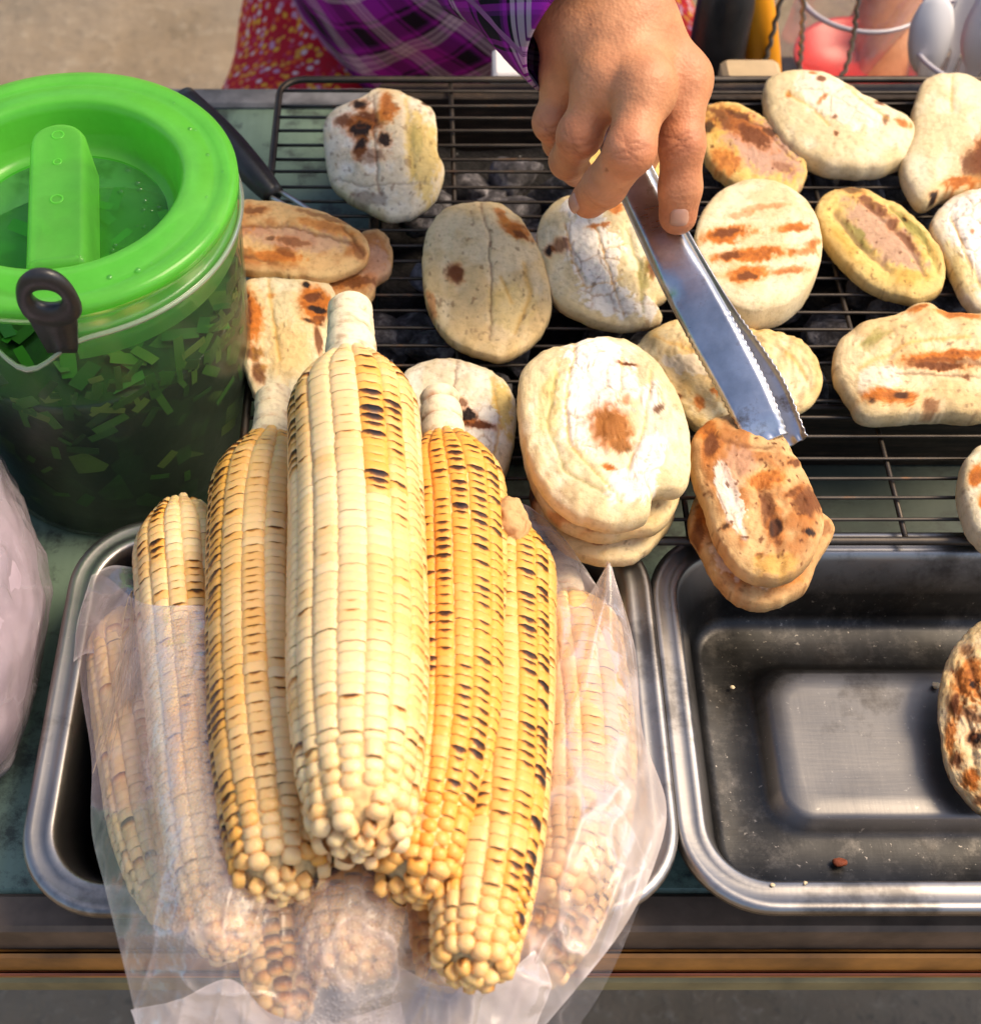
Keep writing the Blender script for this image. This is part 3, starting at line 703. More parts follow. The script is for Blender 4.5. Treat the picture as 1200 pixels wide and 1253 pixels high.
def oval(cx, cy, a, b, rot, n=12, p=2.0, amp=.03, seed=0):
    rg = np.random.default_rng(seed+100); out = []
    for t in np.linspace(0, 2*np.pi, n, endpoint=False):
        ct, st = math.cos(t), math.sin(t); k = (abs(ct)**p+abs(st)**p)**(-1/p)*(1+rg.uniform(-amp, amp))
        x, y = a*k*ct, b*k*st; out.append((cx+x*math.cos(R(rot))-y*math.sin(R(rot)), cy+x*math.sin(R(rot))+y*math.cos(R(rot))))
    return out
Z0 = GZ+.0015
def on(th, lift=0): return Z0+lift+th/2
# upper left, white with a scorched heart
food('squarish white flatbread with a dark scorched patch, alone at the back left of the grate',
      [(440, 122), (470, 113), (520, 128), (534, 150), (536, 185), (544, 215), (530, 246), (490, 270), (448, 258), (410, 232), (398, 190), (400, 145)], on(.014), .014, 'white',
      [('yellow', 518, 200, 24, 62, -8, .75), ('green', 510, 180, 8, 20, 0, .35), ('char', 441, 136, 11, 9, 20, 1), ('brown', 452, 158, 28, 16, -15, .9), ('char', 444, 168, 18, 12, 15, .95), ('char', 440, 190, 8, 14, 20, .95), ('char', 471, 180, 9, 8, 0, .9), ('orange', 474, 140, 12, 22, 0, .8), ('brown', 420, 155, 12, 7, -20, .8), ('grey', 452, 250, 24, 10, 10, .7), ('char', 518, 132, 4, 4, 0, .8), ('brown', 455, 200, 22, 10, 0, .5)],
      [([(458, 125), (460, 190), (465, 245)], .0012, 2.6), ([(497, 120), (500, 175), (505, 225)], .0014, 5, 'yellow'), ([(405, 225), (450, 236), (520, 232)], .0008, 2.5, 'grey')], 1)
food('smooth tan oval flatbread with one small dark burn and orange browned shoulder, second row',
      [(572, 252), (620, 258), (655, 300), (673, 360), (668, 400), (640, 430), (605, 440), (560, 425), (530, 395), (517, 345), (520, 295), (540, 264)], on(.016), .016, 'tan',
      [('char', 557, 344, 8, 9, 0, 1), ('brown', 557, 344, 12, 13, 0, .8), ('orange', 630, 290, 24, 11, 30, .9), ('brown', 637, 296, 12, 5, 30, .7), ('orange', 612, 272, 14, 5, 50, .7), ('yellow', 625, 385, 34, 34, 0, .4), ('orange', 528, 380, 5, 20, -20, .5)],
      [([(588, 255), (598, 300), (600, 370), (598, 425)], .0010, 2.6), ([(640, 330), (648, 370), (630, 415)], .0012, 5, 'gold'), ([(612, 350), (625, 380)], .0008, 4, 'gold')], 2)
food('pale flatbread with cracked flaky white crust, lying left of and partly under the tongs',
      [(668, 262), (700, 242), (745, 248), (790, 270), (815, 330), (818, 362), (800, 378), (808, 395), (760, 404), (720, 395), (680, 372), (664, 330), (656, 295)], on(.016), .016, 'pale',
      [('white', 725, 318, 32, 55, -15, .95), ('white', 742, 375, 34, 20, 20, .9), ('white', 790, 385, 16, 12, 0, .9), ('white', 700, 262, 16, 12, 0, .9), ('char', 672, 316, 7, 7, 0, .95), ('brown', 685, 310, 10, 10, 0, .7), ('orange', 730, 287, 16, 4, -10, .8), ('orange', 752, 265, 10, 8, 0, .8), ('brown', 794, 335, 7, 14, 0, .8), ('green', 786, 345, 8, 22, 0, .6)],
      [([(690, 285), (700, 330), (715, 365)], .0012, 2.5, 'gold'), ([(728, 290), (742, 340), (760, 395)], .0010, 2.2, 'gold'), ([(765, 290), (780, 335), (785, 390)], .0016, 4, 'green'), ([(735, 318), (765, 308)], .0008, 2, 'gold'), ([(715, 365), (760, 352)], .001, 2.2, 'gold')], 3, lump=.0016)
food('thick round pale flatbread with rows of orange grill stripes, right of the tongs', oval(923, 316, 78, 81, 0, 14, 2.0, .012, 4), on(.030), .032, 'pale',
      [('char', 853, 260, 9, 6, 10, .95), ('orange', 885, 308, 36, 11, -6, 1), ('brown', 884, 306, 22, 6, -8, .8), ('orange', 964, 300, 24, 6, -6, .9), ('orange', 915, 333, 56, 9, -6, .95), ('brown', 890, 334, 18, 6, -6, .8), ('orange', 975, 330, 20, 5, -4, .6), ('orange', 908, 358, 26, 11, -4, 1), ('brown', 908, 360, 14, 6, -4, .8), ('orange', 960, 352, 28, 6, -6, .75), ('orange', 990, 318, 12, 6, -20, .8), ('orange', 930, 275, 36, 4, -6, .4), ('orange', 900, 284, 18, 4, -6, .4)], [], 4, lump=.0007, speck=.15, wob=.7, dome=9.0)
# small one hidden behind the hand
food('yellow flatbread half hidden behind the hand', [(690, 198), (730, 175), (790, 172), (812, 200), (806, 232), (770, 244), (715, 228)], on(.014), .014, 'yellow', [('orange', 710, 215, 14, 8, 0, .5)], [], 5)
# back right
food('dark scorched brown oval flatbread with yellow edge, just right of the hand', [(856, 138), (895, 130), (940, 152), (975, 185), (986, 215), (972, 240), (948, 247), (905, 232), (868, 205), (855, 170)], on(.016), .016, 'yellow',
      [('mauve', 930, 190, 56, 34, 33, .95), ('brown', 895, 158, 36, 16, 25, .8), ('brown', 920, 178, 28, 12, 30, .85), ('char', 900, 150, 18, 6, 20, .6), ('char', 940, 172, 12, 5, 20, .7), ('orange', 885, 205, 22, 14, 35, .7), ('char', 865, 165, 8, 8, 0, .8), ('brown', 955, 215, 14, 6, 20, .4)], [([(880, 142), (930, 165), (968, 205)], .001, 3)], 6, speck=.9)
food('long pale plump flatbread with few scorch flecks, lying along the back edge of the grate', [(936, 105), (975, 93), (1010, 98), (1060, 128), (1108, 152), (1119, 175), (1104, 200), (1060, 213), (1010, 208), (970, 190), (940, 160), (934, 130)], on(.022), .024, 'pale',
      [('white', 1020, 140, 60, 24, 25, .5), ('brown', 1000, 112, 6, 5, 0, .8), ('orange', 990, 103, 5, 4, 0, .7), ('brown', 1072, 140, 7, 4, 0, .8), ('orange', 961, 132, 5, 5, 0, .8), ('brown', 1078, 162, 4, 6, 0, .7), ('orange', 1100, 165, 12, 5, 10, .8), ('brown', 1018, 180, 3, 3, 0, .8), ('orange', 1001, 137, 10, 3, -40, .6), ('brown', 1016, 160, 4, 3, 0, .7)],
      [([(960, 130), (990, 150), (1010, 170)], .001, 3, 'gold'), ([(1040, 130), (1080, 160)], .001, 4, 'gold')], 7, lump=.0014, speck=.2)
food('pale elongated flatbread with one blackened side, at the back right corner of the picture', [(1128, 105), (1160, 96), (1192, 103), (1225, 130), (1240, 180), (1225, 225), (1180, 240), (1150, 245), (1128, 256), (1110, 235), (1100, 205), (1112, 175), (1115, 140)], on(.02), .022, 'pale',
      [('black', 1198, 205, 13, 28, 10, 1), ('brown', 1190, 215, 20, 26, 15, .8), ('orange', 1170, 235, 26, 7, -10, .9), ('char', 1140, 250, 8, 5, 0, .9), ('black', 1215, 180, 14, 22, 0, .9)], [([(1160, 105), (1158, 150)], .0008, 4, 'gold')], 8, lump=.001, speck=.1)
food('yellowish brown oval flatbread with deep lengthwise folds, right of the striped round one', [(1000, 248), (1030, 235), (1065, 240), (1110, 265), (1145, 305), (1156, 340), (1145, 362), (1110, 370), (1065, 355), (1025, 320), (1000, 280)], on(.016), .017, 'yellow',
      [('mauve', 1075, 295, 66, 26, 42, .8), ('char', 1040, 240, 16, 6, 15, .6), ('brown', 1065, 262, 24, 7, 30, .7), ('green', 1045, 300, 8, 30, -40, .8), ('green', 1115, 290, 9, 30, -42, .8), ('brown', 1088, 286, 8, 8, 0, .7), ('brown', 1105, 305, 20, 5, 45, .6), ('black', 1103, 277, 5, 3, 0, .9)],
      [([(1018, 270), (1050, 310), (1085, 340)], .0028, 6, 'dull'), ([(1060, 262), (1100, 300), (1128, 345)], .0018, 5, 'dull'), ([(1085, 262), (1125, 300), (1145, 340)], .0022, 4, 'green')], 9, speck=.7)
food('white crusted flatbread cut by the right edge of the picture, upper right', [(1140, 270), (1165, 245), (1210, 235), (1260, 260), (1280, 320), (1260, 380), (1215, 396), (1180, 372), (1155, 320), (1138, 285)], on(.018), .018, 'white', [('white', 1200, 295, 40, 55, -25, .9), ('yellow', 1172, 340, 10, 40, -30, .6), ('orange', 1185, 295, 4, 4, 0, .6)], [([(1158, 275), (1180, 330), (1205, 380)], .0018, 4, 'gold')], 10)
food('large cream oval flatbread with a charred orange stripe, middle of the right side', [(1020, 430), (1045, 405), (1090, 392), (1125, 378), (1160, 390), (1230, 395), (1270, 440), (1255, 495), (1195, 515), (1130, 512), (1060, 516), (1040, 495), (1022, 465)], on(.020), .022, 'tan',
      [('white', 1070, 480, 26, 22, 0, .5), ('orange', 1150, 450, 62, 8, -6, .95), ('char', 1145, 462, 36, 5, 2, .95), ('brown', 1150, 458, 56, 8, 0, .6), ('orange', 1120, 388, 16, 6, -15, .8), ('orange', 1165, 397, 34, 6, 6, .8), ('orange', 1085, 498, 42, 10, 4, .9), ('char', 1097, 497, 11, 7, 0, .8), ('char', 1062, 503, 5, 5, 0, .8), ('brown', 1132, 505, 9, 8, 0, .7), ('green', 1064, 428, 22, 10, -35, .6), ('brown', 1175, 475, 4, 4, 0, .7)],
      [([(1050, 432), (1085, 418)], .0018, 5, 'green'), ([(1045, 462), (1120, 430), (1180, 425)], .0010, 4, 'gold'), ([(1090, 470), (1190, 475)], .0010, 3)], 11, lump=.0016)
food('thick round flatbread with orange spots, half out of the picture below the large cream one', [(1172, 590), (1190, 555), (1230, 540), (1270, 570), (1275, 630), (1240, 670), (1205, 672), (1180, 640)], on(.022), .024, 'pale', [('orange', 1186, 595, 9, 14, 20, .9), ('orange', 1197, 630, 8, 14, -25, .9), ('orange', 1210, 575, 14, 6, 0, .8), ('brown', 1215, 610, 16, 12, 0, .6)], [], 12, lump=.0009)
# left pair by the jar, one lying over another
food('flatbread end sticking out beneath the long brown one beside the jar', [(400, 345), (430, 300), (462, 284), (478, 305), (480, 330), (462, 350), (455, 368), (420, 378), (395, 368)], on(.010), .011, 'brown', [('mauve', 460, 330, 22, 30, 0, .6), ('brown', 440, 352, 26, 7, -15, .7)], [], 13)
food('long pale brown flatbread with lengthwise ridges, lying right behind the jar', [(262, 258), (300, 248), (350, 252), (400, 264), (440, 288), (452, 312), (440, 330), (395, 344), (330, 338), (275, 330), (245, 300)], on(.012, .010), .013, 'brown',
      [('orange', 400, 285, 40, 9, 14, .6), ('orange', 310, 290, 30, 8, 4, .6), ('brown', 300, 318, 20, 6, 10, .6), ('mauve', 360, 300, 70, 16, 8, .6), ('orange', 340, 322, 34, 8, 8, .8), ('brown', 350, 318, 14, 6, 15, .6), ('brown', 312, 265, 16, 5, 0, .7), ('brown', 358, 305, 20, 5, 10, .6), ('char', 332, 300, 6, 3, 0, .6), ('brown', 440, 315, 12, 8, 60, .6), ('brown', 392, 270, 34, 4, 14, .5)],
      [([(280, 285), (350, 284), (430, 305)], .0014, 4, 'brown'), ([(270, 315), (340, 330)], .0012, 4), ([(420, 285), (445, 318)], .0016, 3)], 14, lump=.0012, speck=.7)
food('pale flatbread with two charred orange bands, standing between the jar and the tall corn', [(290, 370), (305, 345), (340, 333), (385, 340), (410, 360), (412, 390), (405, 430), (390, 480), (345, 500), (315, 492), (295, 440), (286, 400)], on(.014, .004), .015, 'pale',
      [('orange', 305, 395, 18, 40, -5, .9), ('brown', 300, 390, 10, 34, -5, .9), ('char', 298, 385, 5, 18, 0, .7), ('brown', 318, 463, 9, 14, -15, .8), ('orange', 385, 380, 22, 26, -10, .95), ('brown', 383, 372, 14, 6, -20, .9), ('char', 388, 388, 16, 5, 10, .9), ('char', 384, 404, 14, 3, 15, .85), ('char', 300, 410, 8, 5, 30, .8), ('char', 302, 372, 7, 4, -20, .8), ('brown', 312, 440, 12, 8, 20, .8), ('gold', 350, 440, 40, 40, 0, .35), ('black', 375, 357, 5, 4, 0, .9), ('brown', 392, 400, 10, 5, 0, .8), ('brown', 390, 425, 5, 18, -10, .8), ('orange', 333, 372, 6, 4, 0, .6)],
      [([(330, 350), (335, 400), (345, 450)], .001, 4, 'gold')], 15, lump=.0018)
# behind the corn
food('white flatbread with a dark brown band, tucked behind the corn stems', [(492, 465), (520, 447), (560, 445), (600, 460), (628, 490), (630, 540), (618, 580), (595, 610), (550, 600), (510, 560), (490, 510)], on(.018), .019, 'white',
      [('yellow', 615, 510, 16, 40, -10, .8), ('white', 590, 525, 22, 18, 15, .9), ('white', 585, 552, 20, 16, 10, .9), ('brown', 585, 532, 26, 5, 10, .9), ('char', 570, 520, 12, 8, 10, .9), ('brown', 565, 505, 6, 5, 0, .7)], [([(560, 450), (555, 490)], .001, 2.5), ([(600, 470), (612, 530), (600, 590)], .0014, 3, 'gold')], 16)
# the stack of three
food('bottom flatbread of the stack of three in the middle, cream with a charred left end', [(648, 600), (665, 560), (730, 520), (800, 560), (824, 620), (812, 655), (780, 685), (735, 690), (690, 672), (655, 632)], on(.016), .016, 'cream', [('brown', 655, 605, 14, 26, 0, .95), ('char', 650, 612, 8, 12, 0, .8), ('brown', 715, 668, 26, 4, 14, .6)], [], 17)
food('middle flatbread of the stack of three, pale yellow and lumpy', [(640, 470), (700, 440), (780, 460), (830, 520), (838, 580), (815, 640), (780, 655), (730, 660), (680, 640), (648, 590), (634, 520)], on(.017, .015), .018, 'cream', [('orange', 690, 640, 40, 5, 15, .4), ('brown', 740, 655, 30, 3, -4, .5)], [], 18)
food('top flatbread of the stack of three, white cracked crust with a dark oval burn', [(690, 432), (735, 420), (775, 428), (812, 462), (838, 520), (844, 572), (835, 605), (800, 610), (790, 640), (740, 648), (690, 628), (655, 590), (637, 530), (634, 470), (655, 445)], on(.020, .031), .022, 'pale',
      [('white', 727, 500, 46, 66, 6, .95), ('white', 725, 445, 40, 22, 0, .9), ('white', 790, 575, 20, 36, 18, .9), ('white', 770, 605, 34, 22, -10, .85), ('white', 793, 500, 12, 20, 10, .8), ('char', 745, 537, 25, 22, 40, 1), ('black', 742, 530, 16, 14, 40, .5), ('char', 756, 560, 14, 7, 15, .9), ('orange', 745, 535, 34, 34, 40, .35), ('orange', 742, 586, 9, 4, 20, .9), ('brown', 765, 461, 14, 3, 12, .9), ('dull', 803, 513, 10, 6, -20, .9), ('orange', 763, 505, 6, 8, 0, .5), ('yellow', 672, 510, 18, 50, 12, .5)],
      [([(705, 430), (690, 500), (695, 560), (760, 625)], .0016, 3, 'gold'), ([(760, 440), (755, 500)], .0009, 2.2, 'gold'), ([(795, 470), (785, 540), (765, 590)], .0012, 2.4, 'gold'), ([(680, 470), (668, 530), (690, 590), (740, 620)], .0012, 3, 'green')], 19, lump=.0018, speck=.15, pole=(-30, -62))
# under the tongs
food('yellow crinkled flatbread lying crosswise under the tongs', [(776, 430), (800, 405), (840, 395), (900, 408), (960, 412), (990, 432), (1005, 465), (998, 490), (975, 505), (930, 510), (880, 520), (850, 525), (815, 490), (785, 462)], on(.013), .014, 'cream',
      [('gold', 850, 460, 60, 44, 10, .4), ('orange', 853, 500, 7, 9, -20, .8), ('orange', 872, 488, 6, 6, 0, .8), ('brown', 826, 492, 5, 3, 0, .8), ('white', 850, 455, 45, 12, 8, .4)], [([(800, 420), (860, 440), (900, 470)], .001, 4, 'gold'), ([(960, 440), (985, 470)], .001, 4, 'gold')], 20, lump=.0030, speck=.25, edge='yellow')
# the pair held by the tongs, tipped down over the tray
food('pinkish tan flatbread underneath the browned one gripped by the tongs', [(846, 620), (870, 590), (930, 600), (1000, 630), (1018, 655), (1000, 690), (984, 722), (950, 742), (915, 744), (880, 720), (858, 680), (842, 650)], on(.016, .000), .018, 'brown', [('white', 905, 700, 40, 20, 25, .35), ('orange', 860, 640, 14, 16, 0, .8), ('brown', 852, 660, 8, 18, 0, .7), ('brown', 1005, 655, 10, 12, 0, .5), ('orange', 960, 722, 18, 6, -20, .5)], [], 21, plane=(0, .04, 1))
food('golden brown blistered flatbread gripped in the tip of the tongs', [(846, 545), (870, 518), (915, 515), (950, 535), (975, 570), (1000, 620), (1005, 650), (990, 690), (950, 715), (905, 702), (880, 675), (862, 625), (848, 585)], on(.018, .019), .020, 'brown',
      [('orange', 862, 535, 16, 16, 0, .8), ('brown', 867, 558, 11, 20, 10, .85), ('white', 888, 620, 14, 44, -18, .6), ('mauve', 900, 585, 24, 30, 0, .5), ('orange', 935, 600, 28, 12, -10, .8), ('brown', 938, 640, 12, 38, -12, .75), ('char', 945, 660, 10, 16, 0, .85), ('brown', 985, 625, 22, 24, 30, .8), ('char', 986, 664, 8, 6, 0, .9), ('char', 884, 655, 5, 5, 0, .8), ('brown', 968, 578, 12, 5, -20, .8), ('brown', 925, 690, 6, 5, 0, .8), ('brown', 965, 615, 14, 5, -30, .7), ('gold', 945, 700, 30, 14, 0, .6), ('brown', 905, 670, 5, 5, 0, .6)],
      [([(880, 590), (900, 640), (908, 670)], .0012, 5, 'white'), ([(925, 610), (945, 660), (948, 690)], .0012, 5), ([(860, 540), (900, 560), (940, 560)], .0010, 4)], 22, lump=.0022, speck=.9)
# leaning in the right-hand tray
food('scorched golden flatbread leaning in the right hand tray at the picture edge', [(1200, 765), (1168, 795), (1152, 835), (1147, 880), (1156, 940), (1178, 978), (1210, 1002), (1250, 985), (1285, 920), (1280, 830), (1245, 775)], .034, .018, 'tan',
      [('orange', 1190, 840, 24, 30, 10, .8), ('brown', 1170, 870, 9, 16, 10, .9), ('char', 1195, 846, 9, 6, 0, .95), ('char', 1194, 908, 10, 9, 0, .9), ('brown', 1172, 935, 10, 9, 0, .85), ('orange', 1190, 960, 14, 14, 0, .9), ('brown', 1190, 880, 16, 8, 30, .7), ('orange', 1165, 905, 8, 24, 0, .8), ('brown', 1185, 800, 10, 8, 0, .6), ('brown', 1202, 985, 10, 8, 0, .7)],
      [([(1170, 830), (1185, 880), (1195, 940)], .0016, 4), ([(1185, 810), (1205, 870)], .0014, 4)], 23, plane=(-.42, -.12, .9), lump=.0024, speck=1.0)

# ================================================================== GRILLED CORN
def kernel_shape():
    """Pillow-shaped kernel, 50 triangles: unit half-width x, half-length y, height z."""
    n = 10; v = []
    for (s, z) in ((1.0, -.5), (.97, .30), (.76, .84), (0, 1.0)):
        if s == 0: v.append((0, 0, z)); continue
        for a in np.linspace(0, 2*np.pi, n, endpoint=False)+.001:
            c, d = math.cos(a), math.sin(a); k = (abs(c)**3.8+abs(d)**3.8)**(-1/3.8)
            v.append((s*k*c, s*k*d, z))
    f = grid_f(3, n, True) + [(20+j, 20+(j+1) % n, 30) for j in range(n)]
    return np.array(v, float), f
KV, KF = kernel_shape()
gx_, gy_ = np.array([-1, -.84, -.45, .45, .84, 1]), np.array([-1, -.72, 0, .72, 1])
BV_ = np.array([(x*(1-.05*abs(y)**3), y, (1-abs(x)**5.0*1.1-.10*abs(x)**2) - (.15 if abs(y) > .9 else .015 if abs(y) > .5 else 0)) for y in gy_ for x in gx_]); BF_ = grid_f(5, 6)
BME = mesh_data('kernel', BV_, BF_)
BME.materials.append(M['kernel']); KME = mesh_data('kernel', KV, KF); KME.materials.append(M['kernel'])
def ear(label, path, rad, stem, burns, seed, nc=18, single=True, tint=0.1, bright=.75, tip=.5, row=.0043, husk=False):
    """One ear: stem end first. path = (pixel x, pixel y, height); rad in metres; burns = scorch or painted glow (angle, half width, t0, t1, strength), angle 0 faces the camera, + to the right."""
    rg = np.random.default_rng(seed)
    W = spline([P(*q) for q in path], 80); W = resample(W, 90); L = np.linalg.norm(np.diff(W, axis=0), axis=1).sum()
    o = thing('corn_ear', label, 'corn', (W[45][0], W[45][1], W[:, 2].min()-rad), 'grilled ears of corn in the tray')
    ax = lambda t: np.array([np.interp(t, np.linspace(0, 1, 90), W[:, k]) for k in range(3)])
    T, _, _ = frames(W); to_c = CAM-W; to_c -= (to_c*T).sum(1)[:, None]*T; N = to_c/np.linalg.norm(to_c, axis=1)[:, None]
    S = np.cross(T, N)                                  # to the right as seen with the tip towards us
    if (proj(W[45]+S[45]*.01)-proj(W[45]))[0] < 0: S = -S
    ft = np.linspace(0, 1, 90)
    g = lambda A, t: np.array([np.interp(t, ft, A[:, k]) for k in range(3)])
    t0 = stem                                           # fraction of the path that is bare stem
    def rprof(u):                                       # radius along the kernelled length
        a = min(1.0, (.50+.50*math.sin(min(1, u/.13)*math.pi/2)))
        b = 1-.12*u - (.0 if u < .62 else (.92-tip)*((u-.62)/.38)**2.2)
        return rad*a*b
    us = np.linspace(0, 1, 44); core = np.array([ax(t0+(1-t0)*u) for u in us]); cr = np.array([max(.002, rprof(u)-.0012) for u in us])
    cr[-1] *= .35; cr[-2] *= .85
    build('cob', *tube(core, cr, 20), M['cob'], o)
    if stem > 0:
        ss = np.linspace(0, 1, 40); sp = np.array([ax(t0*1.25*s) for s in ss]); sl = L*t0*1.25
        base_r = rad*(.36+.12*ss**2)
        ringd = np.abs(np.sin(ss*sl/.011*math.pi/1.0+seed)); rr_ = base_r*(1-.20*(1-ringd)**4) ; rr_[0] *= .72; rr_[1] *= .93
        v, f = tube(sp, rr_, 28)
        nz = fbm(v*160, 4, seed); v = v + (nz-.5)[:, None]*.0016*((v-np.repeat(sp, 28, 0))/np.maximum(1e-5, np.linalg.norm(v-np.repeat(sp, 28, 0), axis=1))[:, None])
        c = np.array(lin(240, 222, 188))*np.ones((len(v), 3)); rk = np.repeat((1-ringd)**5, 28)[:, None]*.9*sstep(.4, .6, fbm(v*220, 3, seed+2))[:, None]
        c = c*(1-rk)+np.array(lin(190, 110, 60))*rk; k2 = (sstep(.60, .72, fbm(v*300+5, 3, seed+4))*.5)[:, None]; c = c*(1-k2)+np.array(lin(165, 105, 60))*k2
        build('stem', v, f, M['food'], o, True, c)
    cells = []; s = .002; Lk = L*(1-t0); i = 0
    phase = rg.uniform(0, 6.28); cw = 1+.18*rg.normal(size=nc)*.6; cw = np.clip(cw, .8, 1.25); edges = np.concatenate([[0], np.cumsum(cw)])/cw.sum()*2*np.pi
    jit = rg.uniform(-.5, .5, nc)*row
    while s < Lk*1.0:
        u = s/Lk; r = rprof(u); rown = row*(1+.05*rg.normal()) * (1.15 if u > .9 else 1)
        tw = .12*math.sin(u*3+seed)
        for j in range(nc):
            uu = min(1, (s+jit[j])/Lk)
            if uu < 0: continue
            if u > .93 and (j % 2) and r < rad*.62: continue
            cells.append((uu, edges[j]+phase+tw, (edges[j+1]-edges[j])*(2 if (u > .93 and r < rad*.62) else 1), rprof(uu), rown))
        s += rown
    # tip cluster
    for k in range(7): cells.append((1.0, k*.9, .9, rad*tip*.62, row*1.15)); 
    for k in range(4): cells.append((1.004, k*1.6+.4, 1.6, rad*tip*.30, row*1.1))
    recs = []
    for (u, a, da, r, rl) in cells:
        t = t0+(1-t0)*min(u, 1); p0 = g(W, t); Tt = g(T, t); Nt = g(N, t); St = g(S, t); Tt /= np.linalg.norm(Tt); 
        am = a+da/2; am = (am+math.pi) % (2*math.pi)-math.pi
        out = math.sin(am)*St+math.cos(am)*Nt; out /= np.linalg.norm(out)
        dr = (rprof(min(1, u+.012))-rprof(max(0, u-.012)))/(Lk*.024)
        yd = -(Tt+out*dr*.8); yd /= np.linalg.norm(yd)
        zo = out - yd*np.dot(out, yd); zo /= np.linalg.norm(zo); xd = np.cross(yd, zo)
        if u >= 1.0:                                    # round kernels closing the tip
            zo = out*.5+Tt*.86; zo /= np.linalg.norm(zo); yd = -(Tt-zo*np.dot(Tt, zo)); yd /= np.linalg.norm(yd)+1e-9; xd = np.cross(yd, zo)
        hw = max(.0016, r*da/2*1.0*(1+.03*rg.normal())); hl = rl/2*(1.02 if u < .9 else 1.12)*(1+.025*rg.normal()); dp = .0019*(1+.04*rg.normal())*(1+.5*sstep(.78, .95, u))
        rnd = .0008*max(0, (u-.80)/.2)
        pos = p0+out*(r-.0017-.0006*sstep(.78, .95, u)+rg.normal()*.00006*(1+3*(u > .85)))+Tt*(u-min(u, 1))*Lk + xd*rg.normal()*rnd*.5
        Mx = np.eye(4); Mx[:3, 0] = xd*min(hw, .0060 if u < .9 else .0034 if u < 1 else .0024); Mx[:3, 1] = yd*hl*.985; Mx[:3, 2] = zo*dp; Mx[:3, 3] = pos
        burn = 0; tn = tint
        for (ba, bw, b0, b1, bs) in burns:
            da_ = abs(am-ba)/bw
            if da_ < 1.3 and b0 <= u <= b1:
                e = min(1, (u-b0)/.06+.3)*min(1, (b1-u)/.06+.3)
                burn = max(burn, min(1.1, bs*1.55)*max(0, 1-.55*da_**2)*e*(.55+.65*rg.random())*(1 if rg.random() < .66 else .25)); tn = max(tn, tint+.75*bs*max(0, 1-.6*da_)*e)
        if rg.random() < .10: burn = max(burn, rg.uniform(.25, .6))
        if u > .93 and rg.random() < .25: burn = max(burn, rg.uniform(.2, .6))
        tn = max(tn, tint+.6*sstep(.54, .76, float(fbm(np.array([[pos[0]*55+seed, pos[1]*38, pos[2]*40]]), 2, seed)[0]))*.7)
        tn = min(1, max(0, tn*(.85+.3*rg.random())))
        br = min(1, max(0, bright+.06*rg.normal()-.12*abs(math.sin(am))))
        view = np.dot(zo, (CAM-pos)/np.linalg.norm(CAM-pos))
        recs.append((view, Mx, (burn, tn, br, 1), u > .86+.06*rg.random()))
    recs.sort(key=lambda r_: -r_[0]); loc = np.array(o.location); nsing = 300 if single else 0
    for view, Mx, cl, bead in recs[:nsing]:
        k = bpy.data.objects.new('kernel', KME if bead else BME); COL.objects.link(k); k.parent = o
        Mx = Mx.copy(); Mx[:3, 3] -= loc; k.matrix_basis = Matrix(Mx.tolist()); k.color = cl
    rest = recs[nsing:]
    if rest:
        V = []; Fc = []; C = []
        n_ = 0
        for i, (view, Mx, cl, bead) in enumerate(rest):
            kv, kf = (KV, KF) if bead else (BV_, BF_)
            V.append(kv@Mx[:3, :3].T+Mx[:3, 3]); Fc += [tuple(q+n_ for q in ff) for ff in kf]; n_ += len(kv)
            cc = np.tile(np.array(cl[:3], float), (len(kv), 1)); cc[:, 0] *= np.clip(.15+.6*(kv[:, 1]+.6), 0, 1); C.append(cc)
        ko = build('kernels', np.vstack(V), Fc, M['kernels'], o, True, np.vstack(C)); ko['kind'] = 'stuff'
    return o, W, rad
EARS = []
# resting low in the bag
LOW = []
LOW.append(ear('pale ear with silk fibres inside the bag at the far left of the heap', [(160, 760, .038), (168, 850, .044), (190, 1000, .056), (215, 1120, .066)], .0205, 0, [(.3, .5, .1, .9, .15)], 31, 16, False, .05, .6))
LOW.append(ear('ear whose bare top sticks out of the bag, lower half under bubbly film', [(222, 628, .060), (230, 740, .068), (252, 930, .083), (280, 1160, .094)], .0225, 0, [(-.7, .35, 0, .25, .6), (.1, .3, .2, 1, .45), (.75, .2, .3, 1, .3)], 32, 17, True, .12, .85, .5))
LOW.append(ear('bagged ear at the bottom showing between the left and middle ears', [(300, 800, .050), (322, 960, .064), (338, 1120, .072), (348, 1240, .072)], .021, 0, [(0, .5, .3, 1, .4)], 33, 16, False, .25, .5))
LOW.append(ear('short looking bagged ear with dark burns directly below the tall front ear', [(430, 820, .060), (428, 960, .072), (428, 1080, .082), (430, 1190, .084)], .0245, 0, [(-.5, .5, .5, .85, .8), (.5, .5, .5, .85, .8)], 34, 17, True, .35, .7, .6))
LOW.append(ear('bagged ear with a knobbly bare stem at the right side of the heap', [(684, 684, .040), (694, 745, .044), (708, 880, .054), (700, 1030, .066), (680, 1100, .070)], .0225, .16, [(.2, .5, .1, .6, .2)], 35, 16, True, .3, .8, .5))
LOW.append(ear('bagged ear with scorched tip at the bottom right of the heap', [(715, 800, .034), (722, 930, .042), (700, 1070, .052), (650, 1190, .056)], .0205, 0, [(0, .7, .75, 1, .6)], 36, 16, False, .3, .6, .6))
LOW.append(ear('ear buried deep in the bag behind the lower right one', [(560, 820, .040), (562, 960, .054), (556, 1100, .064), (550, 1200, .064)], .021, 0, [], 37, 16, False, .3, .6, .6))
